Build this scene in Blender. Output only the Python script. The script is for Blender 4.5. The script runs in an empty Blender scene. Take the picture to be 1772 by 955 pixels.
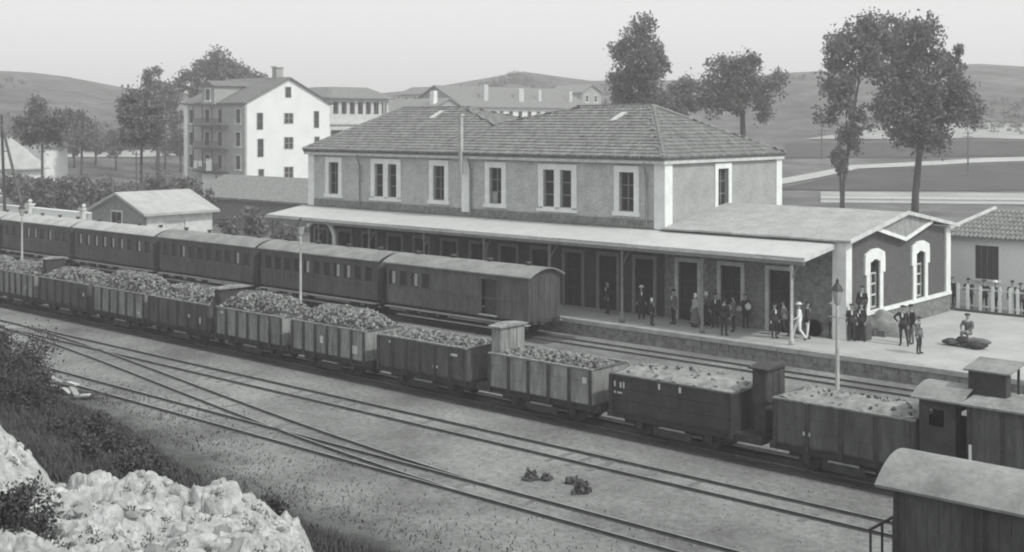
import bpy, math, random
import numpy as np
from mathutils import Vector, noise
R = math.radians
rng = random.Random(7)
sc = bpy.context.scene
col = sc.collection

# ------------------------------------------------------------------ camera
F, U0, V0, CH = 2146.0, 886.0, 209.0, 11.3          # focal in px, principal column, horizon row, eye height
CA, SA = 0.7463, 0.6656                              # camera heading
cam = bpy.data.cameras.new('camera'); camo = bpy.data.objects.new('camera', cam); col.objects.link(camo)
camo.location = (0, 0, CH); camo.rotation_euler = (R(90), 0, math.asin(SA))
cam.sensor_width = 36; cam.lens = 36 * F / 1772; cam.shift_y = -(477.5 - V0) / 1772
cam.clip_start = 0.5; cam.clip_end = 6000
sc.camera = camo

# ------------------------------------------------------------------ sky, sun, exposure
SUN_EL, SUN_DIR = 48.0, (1.0, 0.02)                 # light comes from +X
w = bpy.data.worlds.new('World'); sc.world = w; w.use_nodes = True
nt = w.node_tree; nt.nodes.clear()
sky = nt.nodes.new('ShaderNodeTexSky'); sky.sky_type = 'NISHITA'; sky.sun_disc = False
sky.sun_elevation = R(SUN_EL); sky.sun_rotation = math.atan2(SUN_DIR[0], SUN_DIR[1])
sky.air_density = 1.0; sky.dust_density = 4.0; sky.ozone_density = 1.0
bw = nt.nodes.new('ShaderNodeRGBToBW')
mx = nt.nodes.new('ShaderNodeMix'); mx.data_type = 'FLOAT'; mx.inputs[0].default_value = 0.62; mx.inputs[3].default_value = 8.4
tint = nt.nodes.new('ShaderNodeCombineColor')
bg = nt.nodes.new('ShaderNodeBackground'); bg.inputs[1].default_value = 0.13
out = nt.nodes.new('ShaderNodeOutputWorld')
nt.links.new(sky.outputs[0], bw.inputs[0]); nt.links.new(bw.outputs[0], mx.inputs[2])
for i in range(3): nt.links.new(mx.outputs[0], tint.inputs[i])
nt.links.new(tint.outputs[0], bg.inputs[0]); nt.links.new(bg.outputs[0], out.inputs[0])
sl = bpy.data.lights.new('sun', 'SUN'); sl.energy = 2.1; sl.angle = R(2.5); sl.color = (1, .985, .96)
so = bpy.data.objects.new('sun', sl); col.objects.link(so)
e = R(SUN_EL); n_ = math.hypot(*SUN_DIR)
sv = Vector((SUN_DIR[0] / n_ * math.cos(e), SUN_DIR[1] / n_ * math.cos(e), math.sin(e)))
so.rotation_euler = (-sv).to_track_quat('-Z', 'Y').to_euler(); so.location = (0, 0, 60)
vs = sc.view_settings; vs.view_transform = 'Standard'; vs.look = 'None'; vs.gamma = 1; vs.exposure = 0.12
vs.use_curve_mapping = False
sc.cycles.volume_bounces = 2; sc.cycles.filter_width = 2.0

# ------------------------------------------------------------------ geometry of the view
def tu(u): return (u - U0) / F
def ray(u, D):
    L = tu(u) * D
    return (CA * L - SA * D, SA * L + CA * D)
def at(u, v, D):
    x, y = ray(u, D); return Vector((x, y, CH - (v - V0) * D / F))
def on_z(u, v, z):
    D = F * (CH - z) / (v - V0); x, y = ray(u, D); return Vector((x, y, z))
def xy_at_y(u, Y):                                   # column u on the plane y = Y
    t = tu(u); D = Y / (SA * t + CA); return ray(u, D)[0]
def y_at_x(u, X):
    t = tu(u); D = X / (CA * t - SA); return ray(u, D)[1]
def lerp(a, b, t): return a + (b - a) * t
def sstep(a, b, x):
    t = min(1, max(0, (x - a) / (b - a))); return t * t * (3 - 2 * t)

# ------------------------------------------------------------------ materials (grey, as the monochrome plate shows)
MATS = {}
def mat(name, v, var=0.25, scale=3.0, rough=0.9, bump=0.0, bscale=20.0, metal=0.0, v2=None, stretch=(1, 1, 1), detail=6, spec=0.3, fine=0.0, fscale=8.0, leafy=0.0):
    if name in MATS: return MATS[name]
    m = bpy.data.materials.new(name); m.use_nodes = True
    n = m.node_tree.nodes; l = m.node_tree.links
    b = n['Principled BSDF']; b.inputs['Roughness'].default_value = rough; b.inputs['Metallic'].default_value = metal
    b.inputs['Specular IOR Level'].default_value = spec
    g = n.new('ShaderNodeNewGeometry'); mp = n.new('ShaderNodeMapping'); mp.inputs['Scale'].default_value = stretch
    l.new(g.outputs['Position'], mp.inputs[0])
    t = n.new('ShaderNodeTexNoise'); t.inputs['Scale'].default_value = scale; t.inputs['Detail'].default_value = detail
    t.inputs['Roughness'].default_value = 0.65
    l.new(mp.outputs[0], t.inputs[0])
    r = n.new('ShaderNodeValToRGB'); r.color_ramp.elements[0].position = 0.33; r.color_ramp.elements[1].position = 0.67
    lo, hi = (v * (1 - var), v * (1 + var)) if v2 is None else (v, v2)
    for k, q in ((0, lo), (1, hi)): r.color_ramp.elements[k].color = (q * .965, q * 1.0, q * .985, 1)
    l.new(t.outputs[0], r.inputs[0]); cs = r.outputs[0]
    if fine:
        tf = n.new('ShaderNodeTexNoise'); tf.inputs['Scale'].default_value = fscale; tf.inputs['Detail'].default_value = 8; tf.inputs['Roughness'].default_value = .75
        l.new(mp.outputs[0], tf.inputs[0])
        rf = n.new('ShaderNodeValToRGB'); rf.color_ramp.elements[0].position = .36; rf.color_ramp.elements[1].position = .64
        for k, q in ((0, 1 - fine), (1, 1 + fine)): rf.color_ramp.elements[k].color = (q, q, q, 1)
        l.new(tf.outputs[0], rf.inputs[0])
        mm = n.new('ShaderNodeMix'); mm.data_type = 'RGBA'; mm.blend_type = 'MULTIPLY'; mm.inputs[0].default_value = 1
        l.new(cs, mm.inputs[6]); l.new(rf.outputs[0], mm.inputs[7]); cs = mm.outputs[2]
    l.new(cs, b.inputs['Base Color'])
    if leafy:
        tr = n.new('ShaderNodeBsdfTranslucent'); l.new(cs, tr.inputs[0]); ms = n.new('ShaderNodeMixShader'); ms.inputs[0].default_value = leafy
        l.new(b.outputs[0], ms.inputs[1]); l.new(tr.outputs[0], ms.inputs[2]); l.new(ms.outputs[0], n['Material Output'].inputs['Surface'])
    if bump:
        t2 = n.new('ShaderNodeTexNoise'); t2.inputs['Scale'].default_value = bscale; t2.inputs['Detail'].default_value = 5
        l.new(mp.outputs[0], t2.inputs[0])
        bp = n.new('ShaderNodeBump'); bp.inputs['Strength'].default_value = bump; bp.inputs['Distance'].default_value = 0.05
        l.new(t2.outputs[0], bp.inputs['Height']); l.new(bp.outputs[0], b.inputs['Normal'])
    MATS[name] = m; return m
M = {
 'yard': mat('yard_ash', .115, scale=.2, var=.3, bump=1.0, bscale=11, v2=.28, fine=.28, fscale=4, detail=9),
 'train_shade': mat('train_shade_cinders', .07, scale=.8, var=.35, bump=.8, bscale=10, fine=.3),  # dark cinder colour carries the shade under the trains
 'paving': mat('platform_paving', .4, scale=.6, var=.14, bump=.3, bscale=12),
 'stone': mat('platform_stone', .2, scale=2.2, var=.45, bump=.8, bscale=7),
 'coping': mat('coping_stone', .36, scale=2, var=.2, bump=.4),
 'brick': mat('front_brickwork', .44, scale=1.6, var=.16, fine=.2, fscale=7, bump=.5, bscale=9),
 'render': mat('station_render', .34, scale=1.0, var=.12, fine=.14, fscale=7, bump=.3, bscale=14),
 'dark_brick': mat('annexe_brickwork', .1, scale=3, var=.15, fine=.2, fscale=9, bump=.5, bscale=16),
 'shaded_brick': mat('canopy_shade_brickwork', .06, scale=1.6, var=.25, bump=.4),  # brick colour darkened to stand for the shade under the canopy
 'plinth': mat('plinth_stone', .19, scale=4, var=.4, bump=.7, bscale=8),
 'white': mat('white_stone_trim', .76, scale=1.5, var=.1, bump=.15, bscale=12),
 'limewash': mat('limewashed_wall', .78, scale=.5, var=.05, fine=.05),
 'fascia': mat('cornice_paint', .55, scale=2, var=.16),
 'tile_a': mat('clay_tile_a', .185, scale=3, var=.3, bump=.3),
 'tile_b': mat('clay_tile_b', .215, scale=3, var=.3, bump=.3),
 'tile_c': mat('clay_tile_c', .155, scale=3, var=.3, bump=.3),
 'tin': mat('zinc_sheet_roof', .5, scale=.9, var=.08, rough=.7, fine=.08, fscale=6),
 'shed_tin': mat('weathered_tin', .4, scale=.9, var=.15, rough=.7, fine=.1),
 'annexe_roof': mat('annexe_roof_sheet', .36, scale=1.2, var=.16, fine=.16, fscale=6, rough=.75, bump=.2),
 'glass': mat('window_glass', .035, scale=2, var=.3, rough=.12, spec=.5),
 'frame': mat('window_frame_paint', .22, scale=3, var=.2),
 'palewood': mat('pale_woodwork', .5, scale=3, var=.2),
 'wood': mat('weathered_wood', .09, scale=4, var=.35, stretch=(1, 1, 4), bump=.3),
 'darkwood': mat('dark_wood', .055, scale=3, var=.35),
 'iron': mat('dark_iron', .05, scale=5, var=.4, rough=.6),
 'rail': mat('rail_steel', .085, scale=3, var=.3, rough=.5),
 'rail_head': mat('worn_rail_head', .26, scale=2, var=.3, rough=.4),
 'pole': mat('painted_pole', .42, scale=2, var=.2),
 'coach': mat('coach_panelling', .075, scale=1.2, var=.3, fine=.3, fscale=5, stretch=(1, 1, .25), rough=.6),
 'coach2': mat('van_panelling', .1, scale=1.2, var=.3, fine=.3, fscale=5, stretch=(1, 1, .25), rough=.7),
 'coachroof': mat('coach_roof_canvas', .24, scale=1, var=.25, fine=.16, fscale=6, rough=.8),
 'coachroof_pale': mat('coach_roof_pale', .4, scale=1, var=.2, fine=.16, fscale=6, rough=.8),
 'step': mat('footboard_wood', .3, scale=3, var=.2),
 'wagon': mat('wagon_boards', .1, scale=1.5, var=.28, bump=.2, fine=.3, fscale=5, stretch=(1, 1, .25)),
 'wagon_pale': mat('wagon_boards_pale', .25, scale=1.5, var=.28, bump=.2, fine=.3, fscale=5, stretch=(1, 1, .25)),
 'wagon_dark': mat('wagon_sheet_dark', .05, scale=1.5, var=.28, fine=.3, fscale=5, stretch=(1, 1, .25), rough=.7),
 'coal_a': mat('lump_load_a', .16, scale=4, var=.4, rough=.8),
 'coal_b': mat('lump_load_b', .25, scale=4, var=.4, rough=.8),
 'coal_c': mat('lump_load_c', .065, scale=4, var=.4, rough=.7),
 'fines': mat('fine_load', .27, scale=3, var=.35, bump=.9, bscale=18),
 'rock': mat('limestone', .38, scale=1.6, var=.22, bump=.6, bscale=9, fine=.3, fscale=6),
 'rock_b': mat('limestone_grey', .28, scale=1.8, var=.35, bump=.9, bscale=6),
 'bark': mat('bark', .07, scale=6, var=.4, bump=.5),
 'scrub_a': mat('scrub_leaf_a', .055, scale=3, var=.4, rough=.8), 'scrub_b': mat('scrub_leaf_b', .09, scale=3, var=.4, rough=.8),
 'leaf_a': mat('leaf_a', 0.13, scale=1.5, var=.35, rough=.7, leafy=.4),
 'leaf_b': mat('leaf_b', 0.19, scale=1.5, var=.35, rough=.7, leafy=.4),
 'leaf_c': mat('leaf_c', 0.27, scale=1.5, var=.35, rough=.7, leafy=.4),
 'grass': mat('dry_grass', .06, scale=2, var=.4),
 'field_dark': mat('dark_field', .05, scale=.12, var=.4, stretch=(1, 1, 1)),
 'field_pale': mat('pale_field', .33, scale=.1, var=.2),
 'road': mat('country_road', .42, scale=.2, var=.15),
 'cloth_white': mat('white_cloth', .78, var=.08), 'cloth_dark': mat('dark_cloth', .04, var=.3),
 'cloth_mid': mat('grey_cloth', .13, var=.25), 'cloth_pale': mat('pale_cloth', .38, var=.15),
 'skin': mat('skin', .34, var=.1, rough=.6), 'hair': mat('hair', .03, var=.2), 'shoe': mat('shoe_leather', .03, var=.2),
 'sack': mat('sackcloth', .16, var=.35, scale=4, bump=.5), 'tarp': mat('tarpaulin', .27, var=.25, scale=2, bump=.4, bscale=5),
 'paint': mat('white_lettering', .62, var=.1),
}

# ------------------------------------------------------------------ mesh builder
ORG = {}
def tag(o, label=None, cat=None, group=None, kind=None):
    if label: o['label'] = label
    if cat: o['category'] = cat
    if group: o['group'] = group
    if kind: o['kind'] = kind
    return o
def empty(name, loc, label, cat, group=None, rz=0.0):
    o = bpy.data.objects.new(name, None); col.objects.link(o)
    o.location = loc; o.rotation_euler = (0, 0, rz); o.empty_display_size = .3
    ORG[o.name] = (Vector(loc), rz)
    return tag(o, label, cat, group)
def root_of(o):
    while o.parent: o = o.parent
    return o
def link_mesh(name, me, parent=None, loc=(0, 0, 0), rot=(0, 0, 0), scale=(1, 1, 1)):
    o = bpy.data.objects.new(name, me); col.objects.link(o)
    if parent: o.parent = parent
    o.location = loc; o.rotation_euler = rot; o.scale = scale
    return o
class MB:
    def __init__(s): s.v = []; s.f = []; s.m = []; s.k = 0
    def poly(s, pts):
        b = len(s.v); s.v += [tuple(p) for p in pts]; s.f.append(tuple(range(b, b + len(pts)))); s.m.append(s.k)
    def hexa(s, p):                                  # 4 bottom ccw, 4 top ccw
        b = len(s.v); s.v += [tuple(q) for q in p]
        for q in ((3, 2, 1, 0), (4, 5, 6, 7), (0, 1, 5, 4), (1, 2, 6, 5), (2, 3, 7, 6), (3, 0, 4, 7)):
            s.f.append(tuple(b + i for i in q)); s.m.append(s.k)
    def box(s, x0, x1, y0, y1, z0, z1):
        s.hexa([(x0, y0, z0), (x1, y0, z0), (x1, y1, z0), (x0, y1, z0), (x0, y0, z1), (x1, y0, z1), (x1, y1, z1), (x0, y1, z1)]); return s
    def prism(s, a, b):                              # two matching rings
        n = len(a); o = len(s.v); s.v += [tuple(p) for p in a] + [tuple(p) for p in b]
        s.f.append(tuple(range(o + n - 1, o - 1, -1))); s.f.append(tuple(range(o + n, o + 2 * n))); s.m += [s.k, s.k]
        for i in range(n):
            j = (i + 1) % n; s.f.append((o + i, o + j, o + n + j, o + n + i)); s.m.append(s.k)
        return s
    def tube(s, pts, rad, n=8):
        pts = [Vector(p) for p in pts]
        if not hasattr(rad, '__len__'): rad = [rad] * len(pts)
        o = len(s.v); up = None
        for i, p in enumerate(pts):
            d = (pts[min(i + 1, len(pts) - 1)] - pts[max(i - 1, 0)]).normalized()
            if up is None or abs(d.dot(up)) > .98:
                up = Vector((0, 0, 1)) if abs(d.z) < .9 else Vector((1, 0, 0))
            a = d.cross(up).normalized(); c = a.cross(d).normalized(); up = c
            for k in range(n):
                t = 2 * math.pi * k / n; q = p + (a * math.cos(t) + c * math.sin(t)) * rad[i]; s.v.append(tuple(q))
        for i in range(len(pts) - 1):
            for k in range(n):
                k2 = (k + 1) % n
                s.f.append((o + i * n + k, o + i * n + k2, o + (i + 1) * n + k2, o + (i + 1) * n + k)); s.m.append(s.k)
        s.f.append(tuple(o + k for k in range(n - 1, -1, -1))); s.m.append(s.k)
        e_ = o + (len(pts) - 1) * n; s.f.append(tuple(e_ + k for k in range(n))); s.m.append(s.k)
        return s
    def lathe(s, c, prof, n=10):                     # prof: (r, z)
        return s.tube_rings([[(c[0] + r * math.cos(2 * math.pi * k / n), c[1] + r * math.sin(2 * math.pi * k / n), c[2] + z) for k in range(n)] for r, z in prof])
    def tube_rings(s, rings):
        n = len(rings[0]); o = len(s.v)
        for r in rings: s.v += [tuple(p) for p in r]
        for i in range(len(rings) - 1):
            for k in range(n):
                k2 = (k + 1) % n; s.f.append((o + i * n + k, o + i * n + k2, o + (i + 1) * n + k2, o + (i + 1) * n + k)); s.m.append(s.k)
        s.f.append(tuple(o + k for k in range(n - 1, -1, -1))); s.m.append(s.k)
        e_ = o + (len(rings) - 1) * n; s.f.append(tuple(e_ + k for k in range(n))); s.m.append(s.k)
        return s
    def mesh(s, name, mats):
        me = bpy.data.meshes.new(name); me.from_pydata(s.v, [], s.f)
        for m in (mats if isinstance(mats, (list, tuple)) else [mats]): me.materials.append(M[m] if isinstance(m, str) else m)
        if any(s.m): me.polygons.foreach_set('material_index', s.m)
        return me
    def build(s, name, mats, parent=None, local=False, smooth=False, kind=None, label=None):
        if parent is not None and not local:
            loc, rz = ORG[root_of(parent).name]; c, d = math.cos(-rz), math.sin(-rz)
            s.v = [((x - loc.x) * c - (y - loc.y) * d, (x - loc.x) * d + (y - loc.y) * c, z - loc.z) for x, y, z in s.v]
        me = s.mesh(name, mats)
        if smooth: me.polygons.foreach_set('use_smooth', [True] * len(me.polygons))
        o = link_mesh(name, me, parent)
        if kind: o['kind'] = kind
        if label: o['label'] = label
        return o
def bx(x0, x1, y0, y1, z0, z1): return MB().box(x0, x1, y0, y1, z0, z1)

# wall panel with rectangular openings; fr maps (s along, d outward, z) to world
def wall_cells(mb, fr, s0, s1, z0, z1, d0, d1, holes):
    xs = sorted({s0, s1} | {h[0] for h in holes} | {h[1] for h in holes}); xs = [x for x in xs if s0 <= x <= s1]
    for a, b in zip(xs, xs[1:]):
        m = (a + b) / 2; hs = sorted([(h[2], h[3]) for h in holes if h[0] < m < h[1]]); z = z0
        spans = []
        for p, q in hs:
            if p > z: spans.append((z, p))
            z = max(z, q)
        if z < z1: spans.append((z, z1))
        for p, q in spans:
            mb.hexa([fr(a, d0, p), fr(b, d0, p), fr(b, d1, p), fr(a, d1, p), fr(a, d0, q), fr(b, d0, q), fr(b, d1, q), fr(a, d1, q)])
def sbox(mb, fr, s0, s1, d0, d1, z0, z1):
    mb.hexa([fr(s0, d0, z0), fr(s1, d0, z0), fr(s1, d1, z0), fr(s0, d1, z0), fr(s0, d0, z1), fr(s1, d0, z1), fr(s1, d1, z1), fr(s0, d1, z1)])
def front(Y): return lambda s, d, z: (s, Y - d, z)        # faces -Y
def rightf(X): return lambda s, d, z: (X + d, s, z)       # faces +X
def window(parent, fr, s, z0, w_, h, trim=.34, cols=2, rows=3, name='window', surround='white', frame='frame', pale_rows=(), deep=.2, sill=True):
    r = []
    if trim:
        mb = MB(); a, b = s - w_ / 2, s + w_ / 2
        sbox(mb, fr, a - trim, a, -.02, .07, z0, z0 + h); sbox(mb, fr, b, b + trim, -.02, .07, z0, z0 + h)
        sbox(mb, fr, a - trim, b + trim, -.02, .073, z0 + h, z0 + h + trim)
        if sill: sbox(mb, fr, a - trim - .08, b + trim + .08, -.02, .13, z0 - .24, z0)
        wn = mb.build(name, surround, parent)
    else:
        mb = MB(); sbox(mb, fr, s - w_ / 2 - .05, s + w_ / 2 + .05, 0, .06, z0 - .1, z0); wn = mb.build(name, surround, parent)
    a, b = s - w_ / 2, s + w_ / 2; q = .05
    mb = MB()
    sbox(mb, fr, a, a + q, -deep, -deep + .06, z0, z0 + h); sbox(mb, fr, b - q, b, -deep, -deep + .06, z0, z0 + h)
    sbox(mb, fr, a + q, b - q, -deep, -deep + .06, z0, z0 + q); sbox(mb, fr, a + q, b - q, -deep, -deep + .06, z0 + h - q, z0 + h)
    for i in range(1, cols):
        x = lerp(a, b, i / cols); sbox(mb, fr, x - .03, x + .03, -deep + .001, -deep + .058, z0 + q, z0 + h - q)
    for j in range(1, rows):
        z = lerp(z0, z0 + h, j / rows); sbox(mb, fr, a + q, b - q, -deep + .004, -deep + .05, z - .025, z + .025)
    mb.build('sash', frame, wn)
    for i in range(cols):
        for j in range(rows):
            p0, p1 = lerp(a, b, i / cols), lerp(a, b, (i + 1) / cols); r0, r1 = lerp(z0, z0 + h, j / rows), lerp(z0, z0 + h, (j + 1) / rows)
            mb = MB(); sbox(mb, fr, p0 + .01, p1 - .01, -deep - .02, -deep - .008, r0 + .01, r1 - .01)
            mb.build('pane', 'cloth_pale' if (i, j) in pale_rows else 'glass', wn)
    return wn

# ------------------------------------------------------------------ terrain
SKY_U = [-900, 0, 60, 120, 190, 240, 300, 420, 560, 640, 700, 760, 830, 853, 870, 890, 912, 930, 950, 1000, 1045, 1170, 1300, 1370, 1420, 1560, 1690, 1772, 2700]
SKY_V = [120, 124, 127, 134, 148, 159, 163, 165, 168, 166, 160, 150, 141, 134, 127, 123, 126, 135, 141, 144, 139, 141, 133, 127, 125, 120, 112, 117, 120]
def hill(x, y):
    Rr = math.hypot(x, y); D = -SA * x + CA * y; L = CA * x + SA * y
    if D < 40: return 0
    u = U0 + F * L / D
    v = float(np.interp(u, SKY_U, SKY_V)); k = D / Rr
    zr = CH + (V0 - v) / F * (450 * k) - .75
    s = sstep(170, 450, Rr)
    return zr * s
def toe(x): return 22 + 3.2 * sstep(-28, -46, x)
def ground_h(x, y):
    if y < 26:
        h = .38 * max(0, toe(x) - y)
        if h > 0: h += .35 * noise.noise((x * .25, y * .25, 0)) * min(1, h)
        return min(h, 10.2)
    return .75 * sstep(51.3, 53, y) + (hill(x, y) if y > 60 else 0)
def hit(u, v, d0=60, d1=470):
    D = d0
    while D < d1:
        x, y = ray(u, D)
        if CH - (v - V0) * D / F <= ground_h(x, y): break
        D += 1.0 if D < 300 else 3
    return Vector((x, y, ground_h(x, y)))
def axis(lo, hi, step, far):
    a = list(np.arange(lo, hi + .1, step)); d = step; x = hi
    while x < far: d *= 1.09; x += d; a.append(x)
    d = step; x = lo; b = []
    while x > -far: d *= 1.09; x -= d; b.append(x)
    return b[::-1] + a
gx, gy = axis(-130, 10, 1.6, 760), axis(-6, 120, 1.6, 760)
mb = MB(); mb.v = [(x, y, ground_h(x, y)) for y in gy for x in gx]
nx = len(gx)
for j in range(len(gy) - 1):
    for i in range(nx - 1):
        mb.f.append((j * nx + i, j * nx + i + 1, (j + 1) * nx + i + 1, (j + 1) * nx + i))
        cx, cy = (gx[i] + gx[i + 1]) / 2, (gy[j] + gy[j + 1]) / 2
        mb.m.append(1 if ( cy > 66 or (cy > 53 and cx < -72)) else 0)
mat('turf', .06, scale=.05, v2=.15, bump=.8, bscale=1.2, detail=9, fine=.45, fscale=.16)
M['bank_soil'] = mat('bank_soil', .045, scale=.8, v2=.09, bump=1, bscale=4, fine=.35)
M['turf'] = MATS['turf']
gnd = tag(mb.build('ground', ['yard', 'turf'], smooth=True), kind='structure')
# bank soil creeps out into the cinders with a ragged edge
at_ = gnd.data.attributes.new('soil', 'FLOAT', 'POINT')
at_.data.foreach_set('value', [1 - min(1, max(0, (y - toe(x) + 1.5) / 6.5)) if y < 34 else 0 for x, y, z in mb.v])
n = M['yard'].node_tree.nodes; l = M['yard'].node_tree.links; b = n['Principled BSDF']; src = b.inputs['Base Color'].links[0].from_socket
an_ = n.new('ShaderNodeAttribute'); an_.attribute_name = 'soil'
g_ = n.new('ShaderNodeNewGeometry'); ns = n.new('ShaderNodeTexNoise'); ns.inputs['Scale'].default_value = .55; ns.inputs['Detail'].default_value = 9; ns.inputs['Roughness'].default_value = .7; l.new(g_.outputs['Position'], ns.inputs[0])
sm_ = n.new('ShaderNodeMath'); sm_.operation = 'ADD'; l.new(an_.outputs['Fac'], sm_.inputs[0]); l.new(ns.outputs[0], sm_.inputs[1])
rp = n.new('ShaderNodeMapRange'); rp.inputs[1].default_value = .92; rp.inputs[2].default_value = 1.28; l.new(sm_.outputs[0], rp.inputs[0])
mxs = n.new('ShaderNodeMix'); mxs.data_type = 'RGBA'; mxs.inputs[7].default_value = (.06, .064, .062, 1); l.new(rp.outputs[0], mxs.inputs[0]); l.new(src, mxs.inputs[6]); l.new(mxs.outputs[2], b.inputs['Base Color'])

# fields and lanes draped over the valley floor, given by corners in the view
def drape(name, corners, m, lift=.12, nu=24, nv=4):
    p = [hit(*c) for c in corners]; mb = MB()
    for j in range(nv + 1):
        for i in range(nu + 1):
            q = p[0].lerp(p[1], i / nu).lerp(p[3].lerp(p[2], i / nu), j / nv)
            mb.v.append((q.x, q.y, ground_h(q.x, q.y) + lift))
    for j in range(nv):
        for i in range(nu):
            a = j * (nu + 1) + i; mb.f.append((a, a + 1, a + nu + 2, a + nu + 1)); mb.m.append(0)
    return tag(mb.build(name, m), kind='structure')
drape('field', [(1330, 330), (1790, 332), (1790, 283), (1480, 296)], 'field_dark', .10)
drape('field', [(1350, 274), (1790, 272), (1790, 246), (1360, 250)], 'field_dark', .15)
drape('field', [(1390, 243), (1790, 243), (1790, 216), (1560, 218)], 'field_pale', .2)
drape('lane', [(1345, 322), (1484, 294), (1474, 288), (1345, 312)], 'road', .16)
drape('lane', [(1478, 294), (1790, 280), (1790, 273), (1470, 288)], 'road', .16)
drape('lane', [(1420, 349), (1790, 353), (1790, 336), (1420, 333)], 'field_pale', .14)
drape('lane', [(60, 276), (320, 270), (320, 258), (110, 262)], 'field_pale', .2)
drape('field', [(120, 262), (330, 256), (330, 232), (120, 240)], 'field_dark', .3)

# low white garden wall beyond the annexe
def wall_strip(name, a, b, h, th, m, label, cat, cap=None):
    a, b = Vector(a), Vector(b); d = (b - a); d.z = 0; L = d.length; d.normalize(); nrm = Vector((-d.y, d.x, 0)) * th / 2
    o = empty(name, a, label, cat)
    MB().prism([a - nrm, a + nrm, a + nrm + Vector((0, 0, h)), a - nrm + Vector((0, 0, h))],
               [b - nrm, b + nrm, b + nrm + Vector((0, 0, h)), b - nrm + Vector((0, 0, h))]).build('wall', m, o)
    if cap:
        n = max(1, int(L / 2.4)); nrm *= 1.5
        for i in range(n):
            p, q = a.lerp(b, i / n) + d * .012, a.lerp(b, (i + 1) / n) - d * .012; z = Vector((0, 0, h + .004)); z2 = Vector((0, 0, h + .16))
            MB().prism([p - nrm + z, p + nrm + z, p + nrm + z2, p - nrm + z2], [q - nrm + z, q + nrm + z, q + nrm + z2, q - nrm + z2]).build('coping', cap, o)
    return o
p, q = hit(1420, 350), hit(1800, 354)
wall_strip('garden_wall', p, q, .5, .4, 'limewash', 'long low white wall along the pale lane behind the annexe', 'wall', 'white')

# ------------------------------------------------------------------ tracks
def track(name, pts, label, group='railway tracks'):
    o = empty(name, (pts[0][0], pts[0][1], 0), label, 'railway track', group)
    P = [Vector((x, y, 0)) for x, y in pts]
    for sgn in (-.53, .53):
        mb = MB(); a = []; rings = []
        for i, p in enumerate(P):
            d = (P[min(i + 1, len(P) - 1)] - P[max(i - 1, 0)]).normalized(); n = Vector((-d.y, d.x, 0)); c = p + n * sgn
            rings.append([c + n * dx + Vector((0, 0, z)) for dx, z in ((-.05, .0), (.05, .0), (.05, .02), (.012, .035), (.012, .07), (.03, .08), (.03, .105), (-.03, .105), (-.03, .08), (-.012, .07), (-.012, .035), (-.05, .02))])
        mb.tube_rings(rings); mb.m = [1 if (q % 12 == 6 and q < 12 * (len(rings) - 1)) else 0 for q in range(len(mb.f))]; mb.build('rail', ['rail', 'rail_head'], o)
    # sleepers, sunk to their tops in ash
    k = 0; tot = 0
    me = bx(-.11, .11, -.95, .95, -.1, .028).mesh('sleeper', 'sleeper_wood')
    for a, b in zip(P, P[1:]):
        L = (b - a).length; d = (b - a) / L
        s = 0.4
        while s < L:
            c = a + d * s
            if -76 < c.x < -12 and rng.random() < .8 and c.y < 40:
                link_mesh('sleeper', me, o, (c.x - P[0].x, c.y - P[0].y, rng.uniform(-.034, -.012)), (0, 0, math.atan2(d.y, d.x) + rng.uniform(-.03, .03)))
            s += .85 if c.y < 40 else 2
    return o
M['sleeper_wood'] = mat('sleeper_wood', .15, scale=2.5, var=.3, bump=.4)
Y0, Y1, Y2, Y3 = 27.5, 32.45, 36.5, 49.2
track('railway_track', [(-95, Y0), (20, Y0)], 'nearest track, running below the bank towards the closed van')
track('railway_track', [(-140, Y1), (20, Y1)], 'empty track in front of the goods train')
track('railway_track', [(-170, Y2), (20, Y2)], 'track the goods wagons stand on')
track('railway_track', [(-190, Y3), (30, Y3)], 'track along the platform edge under the passenger coaches')
def blend(i, n=14):
    t = i / n; s = t * t * (3 - 2 * t); return (-66 + t * 40, lerp(Y1 - .02, Y0 + .03, lerp(t, s, .55)))
track('railway_track', [blend(i) for i in range(15)], 'slanting connecting track between the two nearest tracks')

tag(bx(-150, 15, Y2 - 1.05, Y2 + 1.15, -.3, .02).build('train_shade_strip', 'train_shade'), kind='structure')  # dark strip painted in for the shade below the goods wagons
tag(bx(-180, -40.5, Y3 - 1.35, Y3 + 1.3, -.3, .02).build('train_shade_strip', 'train_shade'), kind='structure')  # likewise a painted shade strip below the coaches
# loose stones on the yard: uncountable
def scatter_stones(name, n, area, size, mats, zf, label, cat):
    mb = MB()
    for i in range(n):
        x, y = rng.uniform(*area[0]), rng.uniform(*area[1]); s = rng.uniform(*size); z = zf(x, y)
        mb.k = rng.randrange(len(mats)); b = len(mb.v); a0 = rng.random() * 6.3
        for k in range(4): mb.v.append((x + s * math.cos(a0 + k * 1.57) * rng.uniform(.6, 1.2), y + s * math.sin(a0 + k * 1.57) * rng.uniform(.6, 1.2), z - .01))
        mb.v.append((x, y, z + s * rng.uniform(.4, .9)))
        for k in range(4): mb.f.append((b + k, b + (k + 1) % 4, b + 4)); mb.m.append(mb.k)
    return tag(mb.build(name, mats), label, cat, kind='stuff')
scatter_stones('loose_ballast', 15000, ((-75, -8), (22.5, 47.5)), (.015, .05), ['coal_a', 'step', 'coal_c'], lambda x, y: max(0, ground_h(x, y)), 'loose ballast and cinders strewn over the station yard', 'ballast')

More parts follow.
